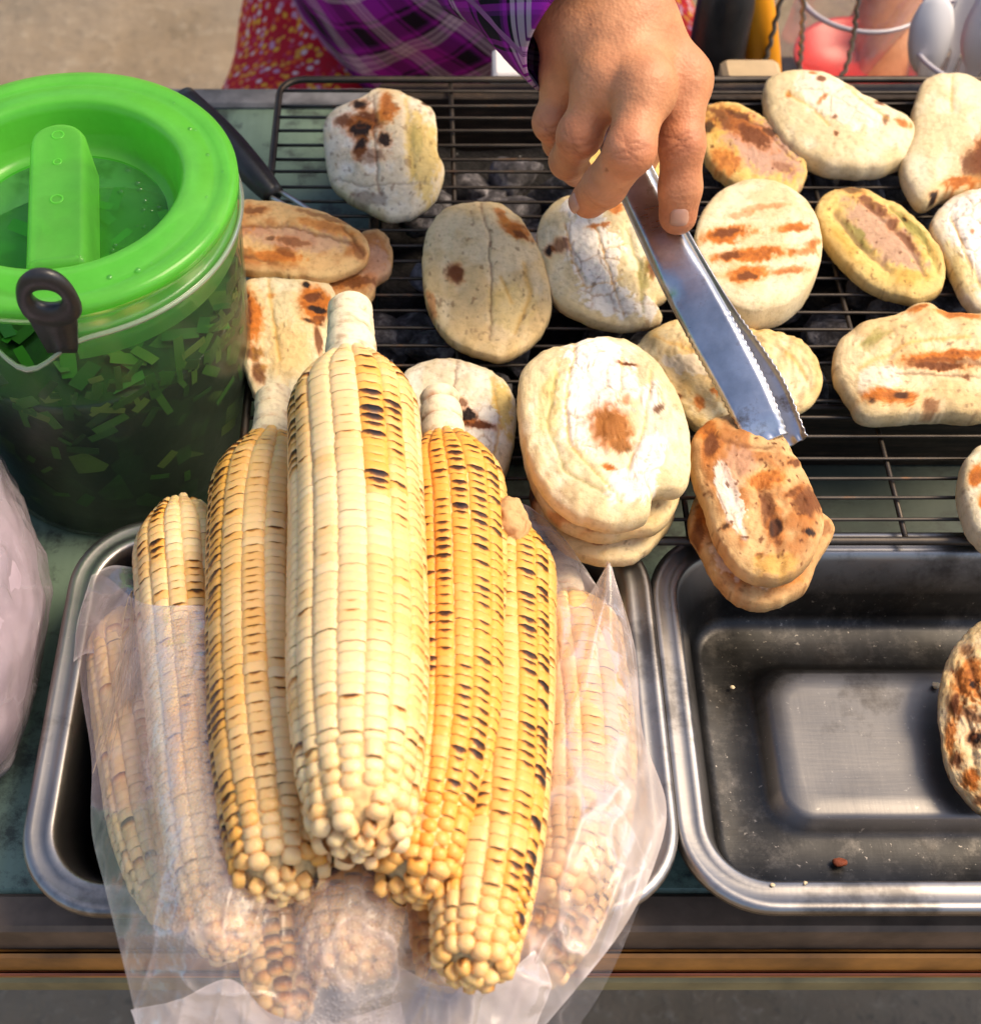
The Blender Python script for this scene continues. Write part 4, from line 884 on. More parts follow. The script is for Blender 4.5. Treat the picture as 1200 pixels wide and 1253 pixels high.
# lying on top, bare
EARS.append(ear('long bare ear on the left of the heap, pale with brown flecked rows', [(337, 482, .082), (334, 535, .084), (324, 640, .088), (328, 850, .104), (344, 1085, .118)], .0248, .130, [(-.85, .30, 0, .5, .62), (-.38, .20, .0, .28, .60), (.75, .28, .25, 1, .6), (-1.25, .35, 0, 1, .75), (1.1, .25, .5, 1, .9), (-.3, .2, .35, .95, .35), (-.85, .3, .5, 1, .42)], 41, 16, True, .20, .74, .68, husk=True))
EARS.append(ear('bare ear right of the tall front ear, the most orange and charred', [(537, 482, .086), (543, 540, .088), (552, 640, .092), (546, 850, .106), (512, 1090, .120)], .0246, .130, [(-.35, .28, .0, .75, .85), (-.05, .2, .12, .6, .5), (.3, .3, .02, .35, .7), (.75, .4, .05, .9, .6), (.1, .4, .0, .8, .2), (.5, .3, .6, .9, .6)], 42, 16, True, .60, .55, .62))
EARS.append(ear('bare ear on the right of the heap with many small burnt rows, tip pointing lowest', [(620, 640, .076), (617, 700, .080), (612, 850, .092), (598, 1020, .106), (577, 1195, .116)], .0222, .03, [(.5, .35, .05, .9, .55), (1.0, .3, .0, .95, .75), (-.15, .22, .1, .8, .45), (-.7, .3, .2, .9, .5)], 43, 15, True, .42, .68, .62))
EARS.append(ear('tall cream ear on top of the heap with one blackened row right of its middle', [(428, 372, .118), (430, 450, .121), (436, 620, .126), (438, 850, .138), (441, 1030, .147)], .0278, .155, [(.33, .13, .05, .42, 1.0), (.62, .14, .12, .45, .6), (.02, .12, .08, .30, .5), (-1.15, .25, .05, .3, .7), (.85, .3, .05, .5, .35), (.2, .4, .55, .75, .2), (1.2, .3, .3, .9, .3), (.75, .55, .0, .7, .22)], 44, 16, True, .14, .80, .60))  # last entry tints the warm sun glow into its right side
# dry husk scraps on two stems
def scrap(px, py, z, size, seed, label):
    import bmesh
    bm = bmesh.new(); bmesh.ops.create_icosphere(bm, subdivisions=4, radius=1.0); v = np.array([x.co[:] for x in bm.verts]); f = [[x.index for x in q.verts] for q in bm.faces]; bm.free()
    v = v*np.array(size)*(.6+.8*fbm(v*1.8+seed, 4, seed))[:, None] + P(px, py, z)
    c = np.array(lin(205, 165, 112))*np.ones((len(v), 3)); k = sstep(.5, .65, fbm(v*250, 3, seed))[:, None]*.7; c = c*(1-k)+np.array(lin(140, 80, 40))*k
    return solo('husk_scrap', v, f, M['food'], label, 'corn husk', 'husk scraps at the corn stems', True, c)
scrap(622, 640, .098, (.008, .011, .007), 3, 'torn tan husk scrap behind the right hand bare ear')

# silk fibres of the bagged left ear
sv = []
for i in range(150):
    a = P(random.uniform(160, 240), random.uniform(715, 800), .066); n = 7; p = [a]
    d = np.array([random.uniform(-.16, .10), -1.0, 0])*random.uniform(.005, .011)
    for k in range(n):
        q = p[-1]+d*(1 if k else .5)+np.array([random.uniform(-.0012, .0012), 0, 0]); x_off = abs(q[0]-P(150, 800, .06)[0]); q[2] = .0665-(x_off*11)**2*.03+random.uniform(-.001, .001); p.append(q)
    sv.append(tube(np.array(p), .00022, 3, False))
v, f = join(sv)
so = build('corn_silk', v, f, m_plain('corn_silk', (.62, .45, .22), .6, 0, 50, .2, 0), LOW[0][0]); so['kind'] = 'stuff'

# ================================================================== THE OPEN PLASTIC BAG
sam = []
for (_, W, r) in LOW: sam += [(q, r+.0045) for q in W[::3]]
SQ = np.array([s[0] for s in sam]); SR = np.array([s[1] for s in sam])
def bagH(x, y):
    d = np.sqrt((x[..., None]-SQ[:, 0])**2+(y[..., None]-SQ[:, 1])**2); k = np.minimum(d/SR, 1)
    h = SQ[:, 2]+SR*np.where(d < .82*SR, np.sqrt(np.maximum(0, 1-k**2)), .572-(d/SR-.82)*1.25)
    s = 260.0; m = h.max(-1); H = m+np.log(np.exp((h-m[..., None])*s).sum(-1))/s-.004
    fl = np.where(y > -.215, .020, .020-(-.215-y)*.6); return np.maximum(H, fl)
net = [
 [(92, 778), (118, 704), (175, 738), (258, 742), (380, 760), (500, 760), (610, 660), (652, 640), (700, 742), (746, 688)],
 [(100, 850), (135, 800), (190, 815), (260, 820), (380, 830), (500, 830), (600, 790), (660, 770), (728, 800), (776, 790)],
 [(112, 930), (150, 915), (205, 920), (270, 925), (380, 930), (500, 930), (590, 910), (665, 905), (735, 905), (786, 895)],
 [(112, 1015), (155, 1015), (215, 1015), (280, 1020), (380, 1030), (500, 1030), (590, 1020), (670, 1010), (750, 1000), (815, 985)],
 [(128, 1085), (170, 1085), (225, 1090), (290, 1095), (380, 1100), (490, 1100), (580, 1095), (660, 1085), (740, 1080), (800, 1060)],
 [(145, 1155), (190, 1160), (240, 1165), (300, 1170), (380, 1175), (470, 1175), (550, 1175), (620, 1165), (690, 1155), (760, 1140)],
 [(163, 1230), (205, 1235), (250, 1240), (305, 1245), (375, 1245), (450, 1245), (520, 1245), (580, 1240), (635, 1235), (690, 1228)],
 [(175, 1290), (215, 1295), (260, 1300), (310, 1300), (370, 1300), (440, 1300), (500, 1300), (550, 1300), (600, 1295), (640, 1285)]]
NU, NV = 230, 190
net = np.array(net, float); A = np.array([spline(r_, NU) for r_ in net]); G = np.stack([spline(A[:, j], NV) for j in range(NU)], 1)
z = np.full(G.shape[:2], .07)
D3 = np.stack([(G[..., 0]-CX)/F, -(G[..., 1]-CY)/F*SP+CP, -(G[..., 1]-CY)/F*CP-SP], -1)
for it in range(40):
    t = (z-CAM[2])/D3[..., 2]; X = CAM[0]+D3[..., 0]*t; Y = CAM[1]+D3[..., 1]*t
    z = z*.6+.4*bagH(X, Y)
t = (z-CAM[2])/D3[..., 2]; BV = CAM+D3*t[..., None]
q = np.concatenate([G/55.0, np.zeros(G.shape[:2]+(1,))], -1)
qa = np.stack([G[..., 0]/38+G[..., 1]/110, G[..., 1]/210-G[..., 0]/230, 0*z], -1)
rid = 1-np.abs(2*fbm(qa, 2, 77)-1)*2.6; rid2 = 1-np.abs(2*fbm(q*.75+8, 2, 78)-1)*2.4
right = sstep(560, 680, G[..., 0]); low = sstep(1040, 1180, G[..., 1])
amp = .0006+.0016*right+.0014*low
wr = np.clip(rid, 0, 1)**2*amp*1.2+np.clip(rid2, 0, 1)**3*amp*.7+(fbm(q*.8, 3, 79)-.5)*amp*1.6
nzv = (CAM-BV); nzv /= np.linalg.norm(nzv, axis=-1)[..., None]
BV = BV + nzv*wr[..., None]
# haze: more where folded, at hems and towards the bottom; droplets on the left ear
u_ = np.linspace(0, 1, NU)[None, :]; v_ = np.linspace(0, 1, NV)[:, None]
hem = np.maximum(np.exp(-u_/.012), np.exp(-(1-u_)/.012))*.25+np.exp(-v_/.012)*.22
haze = .0+.30*np.clip(rid, 0, 1)**4*(.3+.7*right)+.16*np.clip(rid2, 0, 1)**4+.10*low+hem+.16*right*sstep(880, 960, G[..., 1])
fold = np.clip(fbm(q*.7+3, 3, 90)-.45, 0, 1)*1.0*right; haze = haze+fold
drop = sstep(330, 300, G[..., 0])*sstep(150, 200, G[..., 0]+0*G[..., 1])*sstep(1200, 1140, G[..., 1])+sstep(340, 380, G[..., 0])*sstep(500, 470, G[..., 0])*sstep(1060, 1100, G[..., 1])
haze = haze + .15*drop
col = np.stack([np.clip(haze, 0, .8), np.clip(drop, 0, 1), 0*haze], -1).reshape(-1, 3)
bag = thing('plastic_bag', 'clear crinkled plastic bag spread open under the corn and hanging over the table front', 'plastic bag', (BV[..., 0].mean(), -.12, .02))
build('film', BV.reshape(-1, 3), grid_f(NV, NU), M['bag'], bag, True, col)
# back film under the corn, from the same outline, lower
BB = BV.copy(); BB[..., 2] = np.minimum(BB[..., 2]-.012, np.where(BB[..., 1] > -.19, .012, .05-(-.19-BB[..., 1])*.9)); 
BB = BB[::6, ::6]; build('under_film', BB.reshape(-1, 3), grid_f(BB.shape[0], BB.shape[1], flip=True), M['bag'], bag, True, np.full((BB.shape[0]*BB.shape[1], 3), .02))
def sheet(ctrl, n=40, m=24, amp=.0015, seed=1, haze=.2):
    """A free flap of film from a net of (px, py, z)."""
    c = np.array([[P(*k) for k in r_] for r_ in ctrl]); A_ = np.array([spline(r_, n) for r_ in c]); Gd = np.stack([spline(A_[:, j], m) for j in range(n)], 1)
    nz_ = fbm(Gd*70, 4, seed)-.5; rd = 1-np.abs(2*fbm(Gd*np.array([40, 40, 40]), 3, seed+1)-1)*2.2
    Gd = Gd + (nz_*amp+np.clip(rd, 0, 1)**2*amp)[..., None]*np.array([.2, -.5, .8])
    e = np.zeros(Gd.shape[:2]); e[0] = e[-1] = .3; e[:, 0] = e[:, -1] = .25
    cc = np.stack([haze+.25*np.clip(rd, 0, 1)**3+e, 0*e, 0*e], -1).reshape(-1, 3)
    return Gd.reshape(-1, 3), grid_f(m, n), cc
v, f, cc = sheet([[(628, 612, .075), (650, 622, .074), (672, 640, .070), (690, 660, .066)], [(622, 640, .070), (655, 662, .070), (700, 690, .066), (728, 715, .062)], [(630, 690, .060), (668, 720, .058), (705, 745, .056), (745, 745, .054)]], seed=5, haze=.12)
build('flap', v, f, M['bag'], bag, True, cc)
v, f, cc = sheet([[(742, 686, .078), (744, 690, .078), (748, 694, .077)], [(722, 740, .066), (744, 760, .070), (772, 790, .062)], [(700, 770, .062), (748, 820, .066), (781, 872, .060)], [(735, 850, .066), (764, 880, .066), (784, 930, .062)]], seed=8, haze=.12)
build('flap', v, f, M['bag'], bag, True, cc)
v, f, cc = sheet([[(112, 704, .060), (140, 692, .062), (190, 700, .064)], [(95, 760, .056), (125, 740, .060), (175, 742, .068)], [(90, 810, .050), (105, 800, .052), (130, 800, .056)]], seed=9, haze=.10)
build('flap', v, f, M['bag'], bag, True, cc)
# doubled hem hanging at the bottom
v, f, cc = sheet([[(160, 1236, .070), (220, 1222, .078), (282, 1198, .084), (330, 1240, .080), (400, 1252, .078), (490, 1226, .082)], [(166, 1256, .070), (230, 1250, .076), (296, 1236, .080), (345, 1262, .076), (410, 1272, .074), (496, 1258, .078)], [(172, 1300, .066), (235, 1300, .07), (300, 1300, .072), (350, 1300, .07), (415, 1300, .07), (500, 1300, .07)]], n=90, m=24, seed=12, haze=.62)
build('hem', v, f, M['bag'], bag, True, cc)
v, f, cc = sheet([[(486, 1180, .086), (540, 1205, .088), (600, 1200, .086), (650, 1160, .082)], [(480, 1230, .080), (540, 1240, .084), (610, 1235, .082), (672, 1200, .078)], [(500, 1300, .074), (550, 1300, .076), (600, 1300, .076), (650, 1270, .072)]], n=60, m=30, amp=.004, seed=15, haze=.30)
build('fold', v, f, M['bag'], bag, True, cc)

# ================================================================== JAR OF HERB SOUP
JH = .170; jc = P(70, 222, JH); JX, JY, JR = float(jc[0]), float(jc[1]), 220*1.495*(CAM[2]-JH)/F
jar = thing('soup_jar', 'large cloudy plastic jar of green herb soup under a bright green lid', 'jar', (JX, JY, 0))
seg = 128; aa = np.linspace(0, 2*np.pi, seg, endpoint=False); sp_a = -math.pi/2-.045
def spout(a, z): d = (a-sp_a+math.pi) % (2*math.pi)-math.pi; return math.exp(-(d/.17)**2)*max(0, min(1, (z-.085)/.06))**1.5
zz = [.0015, .003, .010, .03, .06, .09, .11, .125, .138, .148, .153]
V = []
for k, z in enumerate(zz):
    r0 = JR*(.885+.10*min(1, z/.15)) - (.004 if k == 0 else 0)
    for a in aa:
        s = spout(a, z); zt = z-(.0075*s if k >= len(zz)-2 else 0); V.append((JX+(r0+.0085*s)*math.cos(a), JY+(r0+.0085*s)*math.sin(a), zt))
f = grid_f(len(zz), seg, True) + [tuple(range(seg-1, -1, -1))]
build('wall', V, f, M['jar'], jar)
V = []
for k, (dr, dz) in enumerate(((0, 0), (.0012, .0008), (.0024, 0), (.0020, -.0016), (.0002, -.0016))):
    for a in aa:
        s = spout(a, .153); r0 = JR*.985+.0085*s-.0003+dr; V.append((JX+r0*math.cos(a), JY+r0*math.sin(a), .1532-.0075*s+dz))
build('rim', V, grid_f(5, seg, True) + [(4*seg+j, 4*seg+(j+1) % seg, (j+1) % seg, j) for j in range(seg)], M['rim'], jar)
SL = .106
prof = [(.001, .004)] + [(JR*(.885+.10*z/.15)-.0016, z) for z in (.004, .02, .05, .08, .10, SL-.001)] + [(JR*.955-.003, SL), (JR*.6, SL+.0008), (.001, SL+.0006)]
v, f = lathe(prof, 96, (JX, JY, 0)); top = v[:, 2] > SL-.0005; v[top, 2] += (fbm(v[top]*90, 3, 4)-.5)*.004
soup = build('soup', v, f, M['soup'], jar)
hv = np.array([(-1, -.5, 0), (0, -.55, .12), (1, -.5, 0), (1, .5, 0), (0, .55, .12), (-1, .5, 0)]); hv = np.vstack([hv, hv-np.array([0, 0, .10])])
hf = [(0, 1, 4, 5), (1, 2, 3, 4), (11, 10, 7, 6), (10, 9, 8, 7)] + [(i, i+6, (i+1) % 6+6, (i+1) % 6) for i in range(6)]
hme = mesh_data('herb_piece', hv, hf, False); hme.materials.append(M['herb'])
for i in range(230):
    o = link('herb_piece', hme, None, soup)
    s = random.uniform(.0026, .0066)
    if i < 175:                                         # pressed against the wall about the liquid line
        a = random.uniform(-math.pi*.98, math.pi*.12); z = SL+random.gauss(.001, .008); z = min(z, .143); 
        if i > 150: z = random.uniform(.03, .09)
        r0 = JR*(.885+.10*z/.15)-.0011
        o.location = (r0*math.cos(a), r0*math.sin(a), z)
        o.rotation_euler = Matrix.Rotation(a, 3, 'Z').__matmul__(Matrix.Rotation(math.pi/2, 3, 'Y')).__matmul__(Matrix.Rotation(random.uniform(0, 3.1), 3, 'Z')).to_euler()
        o.scale = (s*random.uniform(.5, 1.7), s*random.uniform(.5, 1.0), .0012)
    else:
        a = random.uniform(0, 6.28); r0 = JR*.9*math.sqrt(random.random())
        o.location = (r0*math.cos(a), r0*math.sin(a), SL+.0035); o.rotation_euler = (random.uniform(-.3, .3), random.uniform(-.3, .3), random.uniform(0, 3.1)); o.scale = (s*1.3, s, .0012)
# lid
LR = JR; zt = JH; zf = JH-.022; ri = LR*.70
def notch(a): d = abs((a-sp_a+math.pi) % (2*math.pi)-math.pi); return d < .235
ringp = [(LR-.0012, zt-.0075), (LR, zt-.005), (LR, zt-.002), (LR-.0012, zt-.0004), (LR-.0045, zt+.0004), (LR-.0075, zt-.0006), (LR-.010, zt-.0012), (ri+.012, zt-.0006), (ri+.004, zt+.0012), (ri+.0012, zt+.0014), (ri-.0006, zt+.0002), (ri-.0022, zt-.004), (ri-.0045, zf+.004), (ri-.0065, zf+.0008), (ri-.010, zf)]
v, f = lathe(ringp, 128, (JX, JY, 0)); v2, f2 = lathe([(r_, z-.0013) for r_, z in ringp], 128, (JX, JY, 0))
lid = build('lid', *join([(v, f), (v2, [q[::-1] for q in f2])]), M['lid'], jar)
v, f = lathe([(ri-.0101, zf), (ri*.6, zf-.0006), (.001, zf-.0008)], 96, (JX, JY, 0)); build('lid_recess', v, f, M['lid2'], lid)
# skirt with the gap for the spout
an = np.linspace(sp_a+.235, sp_a-.235+2*math.pi, 130)
sk = np.array([[(JX+r_*math.cos(a), JY+r_*math.sin(a), z) for a in an] for r_, z in ((LR-.0022, zt-.0075), (LR-.0018, zt-.015), (LR-.0032, zt-.0325), (LR-.0044, zt-.0330), (LR-.0034, zt-.015), (LR-.0036, zt-.0075))])
f = grid_f(6, 130) + [tuple(130*k for k in range(6)), tuple(130*k+129 for k in range(5, -1, -1))]
build('lid_skirt', sk.reshape(-1, 3), f, M['skirt'], lid)
# bar grip across the recess
bw = .0125; ys, ye = JY-ri+.002, JY+.0385
out = [(JX-bw, ys), (JX+bw, ys)] + [(JX+bw*math.cos(t), ye-bw+bw*math.sin(t)) for t in np.linspace(0, math.pi, 17)]
out = np.array(out); out = resample(out, 72, True); cen = np.array([JX, (ys+ye)/2])
def inset(o_, d):
    t = np.roll(o_, -1, 0)-np.roll(o_, 1, 0); t /= np.linalg.norm(t, axis=1)[:, None]; return o_-np.stack([t[:, 1], -t[:, 0]], -1)*d
rowsb = [(inset(out, -.0012), zf+.0004), (inset(out, 0), zt-.006), (inset(out, .0003), zt-.0015), (inset(out, .0016), zt+.0010), (inset(out, .0030), zt+.0012), (inset(out, .0045), zt+.0006)]
ga = P(70, 150, JH)-P(67, 318, JH); gth = math.atan2(ga[1], ga[0])-math.pi/2
def grot(v): v = np.array(v, float); d = v[:, :2]-np.array([JX, JY]); c_, s_ = math.cos(gth), math.sin(gth); v[:, 0] = JX+d[:, 0]*c_-d[:, 1]*s_; v[:, 1] = JY+d[:, 0]*s_+d[:, 1]*c_; return v
V = grot([(x, y, z) for o_, z in rowsb for x, y in o_])
build('lid_grip', V, grid_f(6, 72, True) + [tuple(range(5*72, 6*72))], M['lid'], lid)
for k, yy in enumerate((.030, .012, -.012)):            # small moulding dots on the grip
    v, f = lathe([(.0030-.0008*(k == 1), .0006), (.0026-.0008*(k == 1), .0009), (.0021-.0008*(k == 1), .0006)], 20, (JX, JY+yy, zt+.0003)); build('moulding_ring', grot(v), f, M['lid'], lid)
# water drops on the lid
dv = []
for i in range(46):
    a = random.uniform(-1.2, 1.3); r0 = random.uniform(.35, .95)*LR; s = random.uniform(.0005, .0014)
    if abs(r0-ri) < .006: continue
    v, f = lathe([(s, 0), (s*.8, s*.4), (.0001, s*.55)], 8, (JX+r0*math.cos(a), JY+r0*math.sin(a), (zf if r0 < ri else zt-.0006)+.0002)); dv.append((v, f))
dr = build('water_drops', *join(dv), mk_clear('water', 0, (.95, .98, .95), .02, (.8, .9, .8), (.8, .9, .8), .05, .9), lid); dr['kind'] = 'stuff'

# black spoon handle with a hole, standing in the spout
sc0 = PY(57, 360, JY-JR-.004); n = 40
t = np.linspace(0, 2*np.pi, n, endpoint=False)
ux = np.array([1, 0, 0]); uy = np.array([.04, -.08, .99]); uy /= np.linalg.norm(uy); un = np.cross(ux, uy)
def ell(a, b, dx, dy, dn, e=2.2, skew=0):
    k = (np.abs(np.cos(t))**e+np.abs(np.sin(t))**e)**(-1/e); X = a*k*np.cos(t)+dx; Y = b*k*np.sin(t)+dy; X = X*(1-skew*(Y)/b*.3)
    return sc0+X[:, None]*ux+Y[:, None]*uy+dn*un
loops = [ell(.0108, .0150, 0, -.002, .0022, 2.3, .5), ell(.0120, .0162, 0, -.002, 0, 2.3, .5), ell(.0108, .0150, 0, -.002, -.0022, 2.3, .5), ell(.0062, .0060, 0, -.001, -.0022), ell(.0055, .0052, 0, -.001, 0), ell(.0062, .0060, 0, -.001, .0022)]
V = np.vstack(loops); f = grid_f(6, n, True) + [(5*n+j, 5*n+(j+1) % n, (j+1) % n, j) for j in range(n)]
sh = [sc0+uy*y+ux*0 for y in np.linspace(-.012, -.034, 8)]
tv = np.array([p_+sx*ux*w_+sn*un*.002 for p_, w_ in zip(sh, np.linspace(.0095, .006, 8)) for sx, sn in ((-1, -1), (1, -1), (1, 1), (-1, 1))])
tf = grid_f(8, 4, True) + [(3, 2, 1, 0), (28, 29, 30, 31)]
solo('serving_spoon', *join([(V, f), (tv, tf)]), M['black'], 'black plastic spoon handle with a hole poking out of the jar spout', 'spoon')

# black handled utensil behind the jar
t0 = thing('black_handled_tongs', 'black handled utensil with thin steel rods lying behind the jar at the grate corner', 'utensil', P(300, 200, Z0))
hp = spline([P(225, 120, .078), P(270, 165, .074), (P(305, 205, .070)), P(336, 240, .065)], 24)
v, f = tube(hp, .0072+.0012*np.sin(np.linspace(0, 3.1, 24))-.0015*np.linspace(0, 1, 24)**6, 16); build('handle', v, f, M['black'], t0)
for dx in (-7, 6):
    build('rod', *tube(spline([P(330+dx, 234-dx*.4, .066), P(352+dx, 246-dx*.4, .066), P(385+dx, 268-dx*.4, .067)], 10), .0014, 8), M['steel_rod'], t0)

# ================================================================== TONGS
tongs = thing('tongs', 'shiny steel tongs with scalloped tips gripping the browned flatbread', 'tongs', P(880, 395, .075))
def arm(name, path, widths, up, seed, tipbend=0):
    pts = np.array([P(*k) for k in path]); n = 240; W = resample(spline(pts, 80), n); T, _, _ = frames(W)
    toc = CAM-W; toc -= (toc*T).sum(1)[:, None]*T; N0 = toc/np.linalg.norm(toc, axis=1)[:, None]; S = np.cross(T, N0)
    if (proj(W[99]+S[99]*.01)-proj(W[99]))[0] < 0: S = -S
    tt = np.linspace(0, 1, n); wd = np.interp(tt, np.linspace(0, 1, len(widths)), widths)
    us = np.array([-1, -.985, -.95, -.86, -.74, -.66, -.5, -.25, 0, .25, .5, .66, .74, .86, .95, .985, 1]); V = []
    for i in range(n):
        sc_ = 0
        if tt[i] > .70: sc_ = .0008*(abs((tt[i]*64) % 1-.5)*2-.5)
        w_ = wd[i]/2
        for u in us:
            a = abs(u); x = u*w_+(np.sign(u)*sc_ if a > .93 else 0)
            dip = .0016*sstep(.86, .66, a)*(1-sstep(.45, .62, tt[i])) - .0004*a*a
            fl = -.0062*sstep(.84, 1.0, a)*(1-.55*sstep(.45, .66, tt[i]))
            bend = -.010*tipbend*sstep(.93, 1.0, tt[i])**1.5*(1+.0*a) + (.0016*(abs((u*3.0) % 1-.5)*2-.5) if tt[i] > .985 else 0)
            dent = -.0022*math.exp(-((tt[i]-.60)/.03)**2)*sstep(.2, .9, -u)
            V.append(W[i]+S[i]*x+N0[i]*(dip+fl+bend+dent)*up)
    o = build(name, V, grid_f(n, len(us)), M['tongs'], tongs)
    m = o.modifiers.new('thickness', 'SOLIDIFY'); m.thickness = .0009; m.offset = 0
    return o
arm('upper_arm', [(712, 80, .1520), (750, 160, .1360), (782, 232, .1215), (829, 328, .1130), (869, 402, .1060), (911, 480, .0970), (937, 538, .0890)], [.016, .0175, .0185, .0195, .0205, .0215, .0215, .0205, .019], 1, 1, .45)
arm('lower_arm', [(714, 78, .1420), (750, 156, .1220), (786, 230, .1050), (836, 322, .0950), (880, 398, .0880), (934, 474, .0820), (968, 542, .0760)], [.016, .017, .0175, .018, .0185, .0195, .0205, .019, .015], -1, 2, -.3)
rv, rf = tube([P(708, 84, .1475), P(714, 74, .1475)], .0085, 16); build('hinge', rv, rf, M['tongs'], tongs)

# ================================================================== THE VENDOR
person = thing('person', 'seated person in purple plaid shirt and red floral trousers, hand holding the tongs', 'person', (.05, .66, -.75))
fing = {'index': [(835, 94, .176, .0128), (834, 178, .158, .0100), (832, 230, .140, .0097), (829, 264, .1275, .0088)],
        'middle': [(788, 104, .188, .0126), (771, 184, .174, .0106), (739, 227, .152, .0098), (721, 244, .138, .0086)],
        'ring': [(739, 96, .184, .0120), (709, 166, .163, .0098), (695, 196, .140, .0086), (706, 210, .124, .0074)],
        'little': [(694, 86, .172, .0106), (676, 150, .151, .0088), (684, 174, .132, .0076), (700, 184, .120, .0066)]}
FG = {k: [(P(a, b, c), r) for a, b, c, r in v] for k, v in fing.items()}
WL, WR_ = P(724, 28, .192), P(768, 14, .198); WC = P(738, 6, .198)
ELB = np.array([-.055, .335, .235]); SHR = np.array([-.14, .545, .31])
TH = [(P(790, 55, .168), .016), (P(806, 110, .140), .0125), (P(792, 170, .112), .0105), (P(778, 208, .098), .0085)]
def hand_sdf(p):
    palm = None; k = .009
    for nm, rw in (('index', .0138), ('middle', .0152), ('ring', .0145), ('little', .0125)):
        b, rb = FG[nm][0]; a = WR_ if nm == 'index' else WL if nm == 'little' else (WL+WR_)/2
        off = np.array([0, 0, -.006]); d = sd_cone(p, a+off, b+np.array([0, .001, -.0035]), .019, rw)
        palm = d if palm is None else smin(palm, d, k)
    palm = smin(palm, sd_cone(p, WL+np.array([0, 0, -.004]), WC+(ELB-WC)*.5+np.array([-.004, 0, 0]), .020, .026), .012)
    palm = smin(palm, sd_cone(p, WR_+np.array([0, 0, -.004]), WC+(ELB-WC)*.5, .020, .026), .012)
    th = np.minimum(sd_cone(p, TH[0][0], TH[1][0], .015, .0125), smin(sd_cone(p, TH[1][0], TH[2][0], .0125, .0105), sd_cone(p, TH[2][0], TH[3][0], .0105, .0085), .003))
    res = smin(palm, th, .008)
    for nm, v in FG.items():
        (a, ra), (b, rb), (c, rc), (d_, rd) = v
        fd = smin(smin(sd_cone(p, a, b, ra*.90, rb*.95), sd_cone(p, b, c, rb*.95, rc), .004), sd_cone(p, c, d_, rc, rd), .003)
        fd = smin(fd, np.linalg.norm(p-(b+np.array([0, .0005, .0008])), axis=-1)-rb*.93, .004)      # knuckle
        kn = a + (CAM-a)/np.linalg.norm(CAM-a)*.0030
        fd = smin(fd, np.linalg.norm(p-kn, axis=-1)-ra*.72, .008)
        res = np.minimum(res, smin(palm, fd, .0055))
    return res
allp = np.array([q for v in FG.values() for q, _ in v]+[WL, WR_, WC+(ELB-WC)*.45]+[q for q, _ in TH])
hv_, hf_ = surface_net(hand_sdf, allp.min(0)-.03, allp.max(0)+.03, .00115); hv_ = relax(hv_, hf_, 2, .5)
def unit(v): return v/np.linalg.norm(v)
# skin creases over the finger joints, soft tone changes
crease = np.zeros(len(hv_)); red = np.zeros(len(hv_)); vd = CAM-hv_; vd /= np.linalg.norm(vd, axis=1)[:, None]
ndir = np.zeros_like(hv_)
for nm, v in FG.items():
    for ji, amp_, offs in ((1, .00055, (-.0042, -.0020, .0006, .0030)), (2, .00035, (-.0014, .0010))):
        (a, _), (b, rb), (c, _) = v[ji-1], v[ji], v[ji+1]; ax_ = unit(c-a); dv_ = unit((CAM-b)-np.dot(CAM-b, ax_)*ax_); sv_ = np.cross(ax_, dv_)
        q = hv_-b; al = q@ax_; dd = q@dv_; ss_ = q@sv_; near = (np.linalg.norm(q, axis=1) < rb*2.1) & (dd > rb*.1)
        for k_, of in enumerate(offs):
            bow = of + ss_**2*40*(1 if of > 0 else -1)+.0006*np.sin(ss_*700+k_*2)
            g_ = np.exp(-((al-bow)/.00055)**2)*np.exp(-(ss_/(rb*.75))**2)*near; crease += g_*amp_*(1 if k_ in (1, 2) else .7); 
        red += np.exp(-(np.linalg.norm(q, axis=1)/(rb*1.25))**2)*near*(.9 if ji == 1 else .4)
    red += np.exp(-(np.linalg.norm(hv_-v[3][0], axis=1)/.011)**2)*.9
    red += np.exp(-(np.linalg.norm(hv_-v[0][0], axis=1)/.013)**2)*.35
hn = vd
lump = (fbm(hv_*85, 4, 8)-.5)*.0017
fine = (fbm(np.stack([hv_[:, 0]*380, hv_[:, 1]*900, hv_[:, 2]*500], -1), 3, 9)-.5)*.00030
hv_ = hv_ + hn*(lump+fine-crease)[:, None]
sk0, sk1, sk2 = np.array(lin(202, 142, 100)), np.array(lin(190, 106, 76)), np.array(lin(170, 108, 72))
red = np.clip(red, 0, 1)[:, None]*.75; mot = fbm(hv_*70, 4, 18)[:, None]
hc = sk0*(1-red)+sk1*red; hc = hc*(.72+.56*mot); ck = np.clip(crease/.0005, 0, 1)[:, None]*.55; hc = hc*(1-ck)+np.array(lin(140, 78, 50))*ck
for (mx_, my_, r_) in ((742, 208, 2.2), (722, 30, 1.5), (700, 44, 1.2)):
    pp = proj(hv_); g_ = (np.exp(-(((pp[:, 0]-mx_)/r_)**2+((pp[:, 1]-my_)/r_)**2))*.8)[:, None]; hc = hc*(1-g_)+np.array(lin(80, 45, 30))*g_
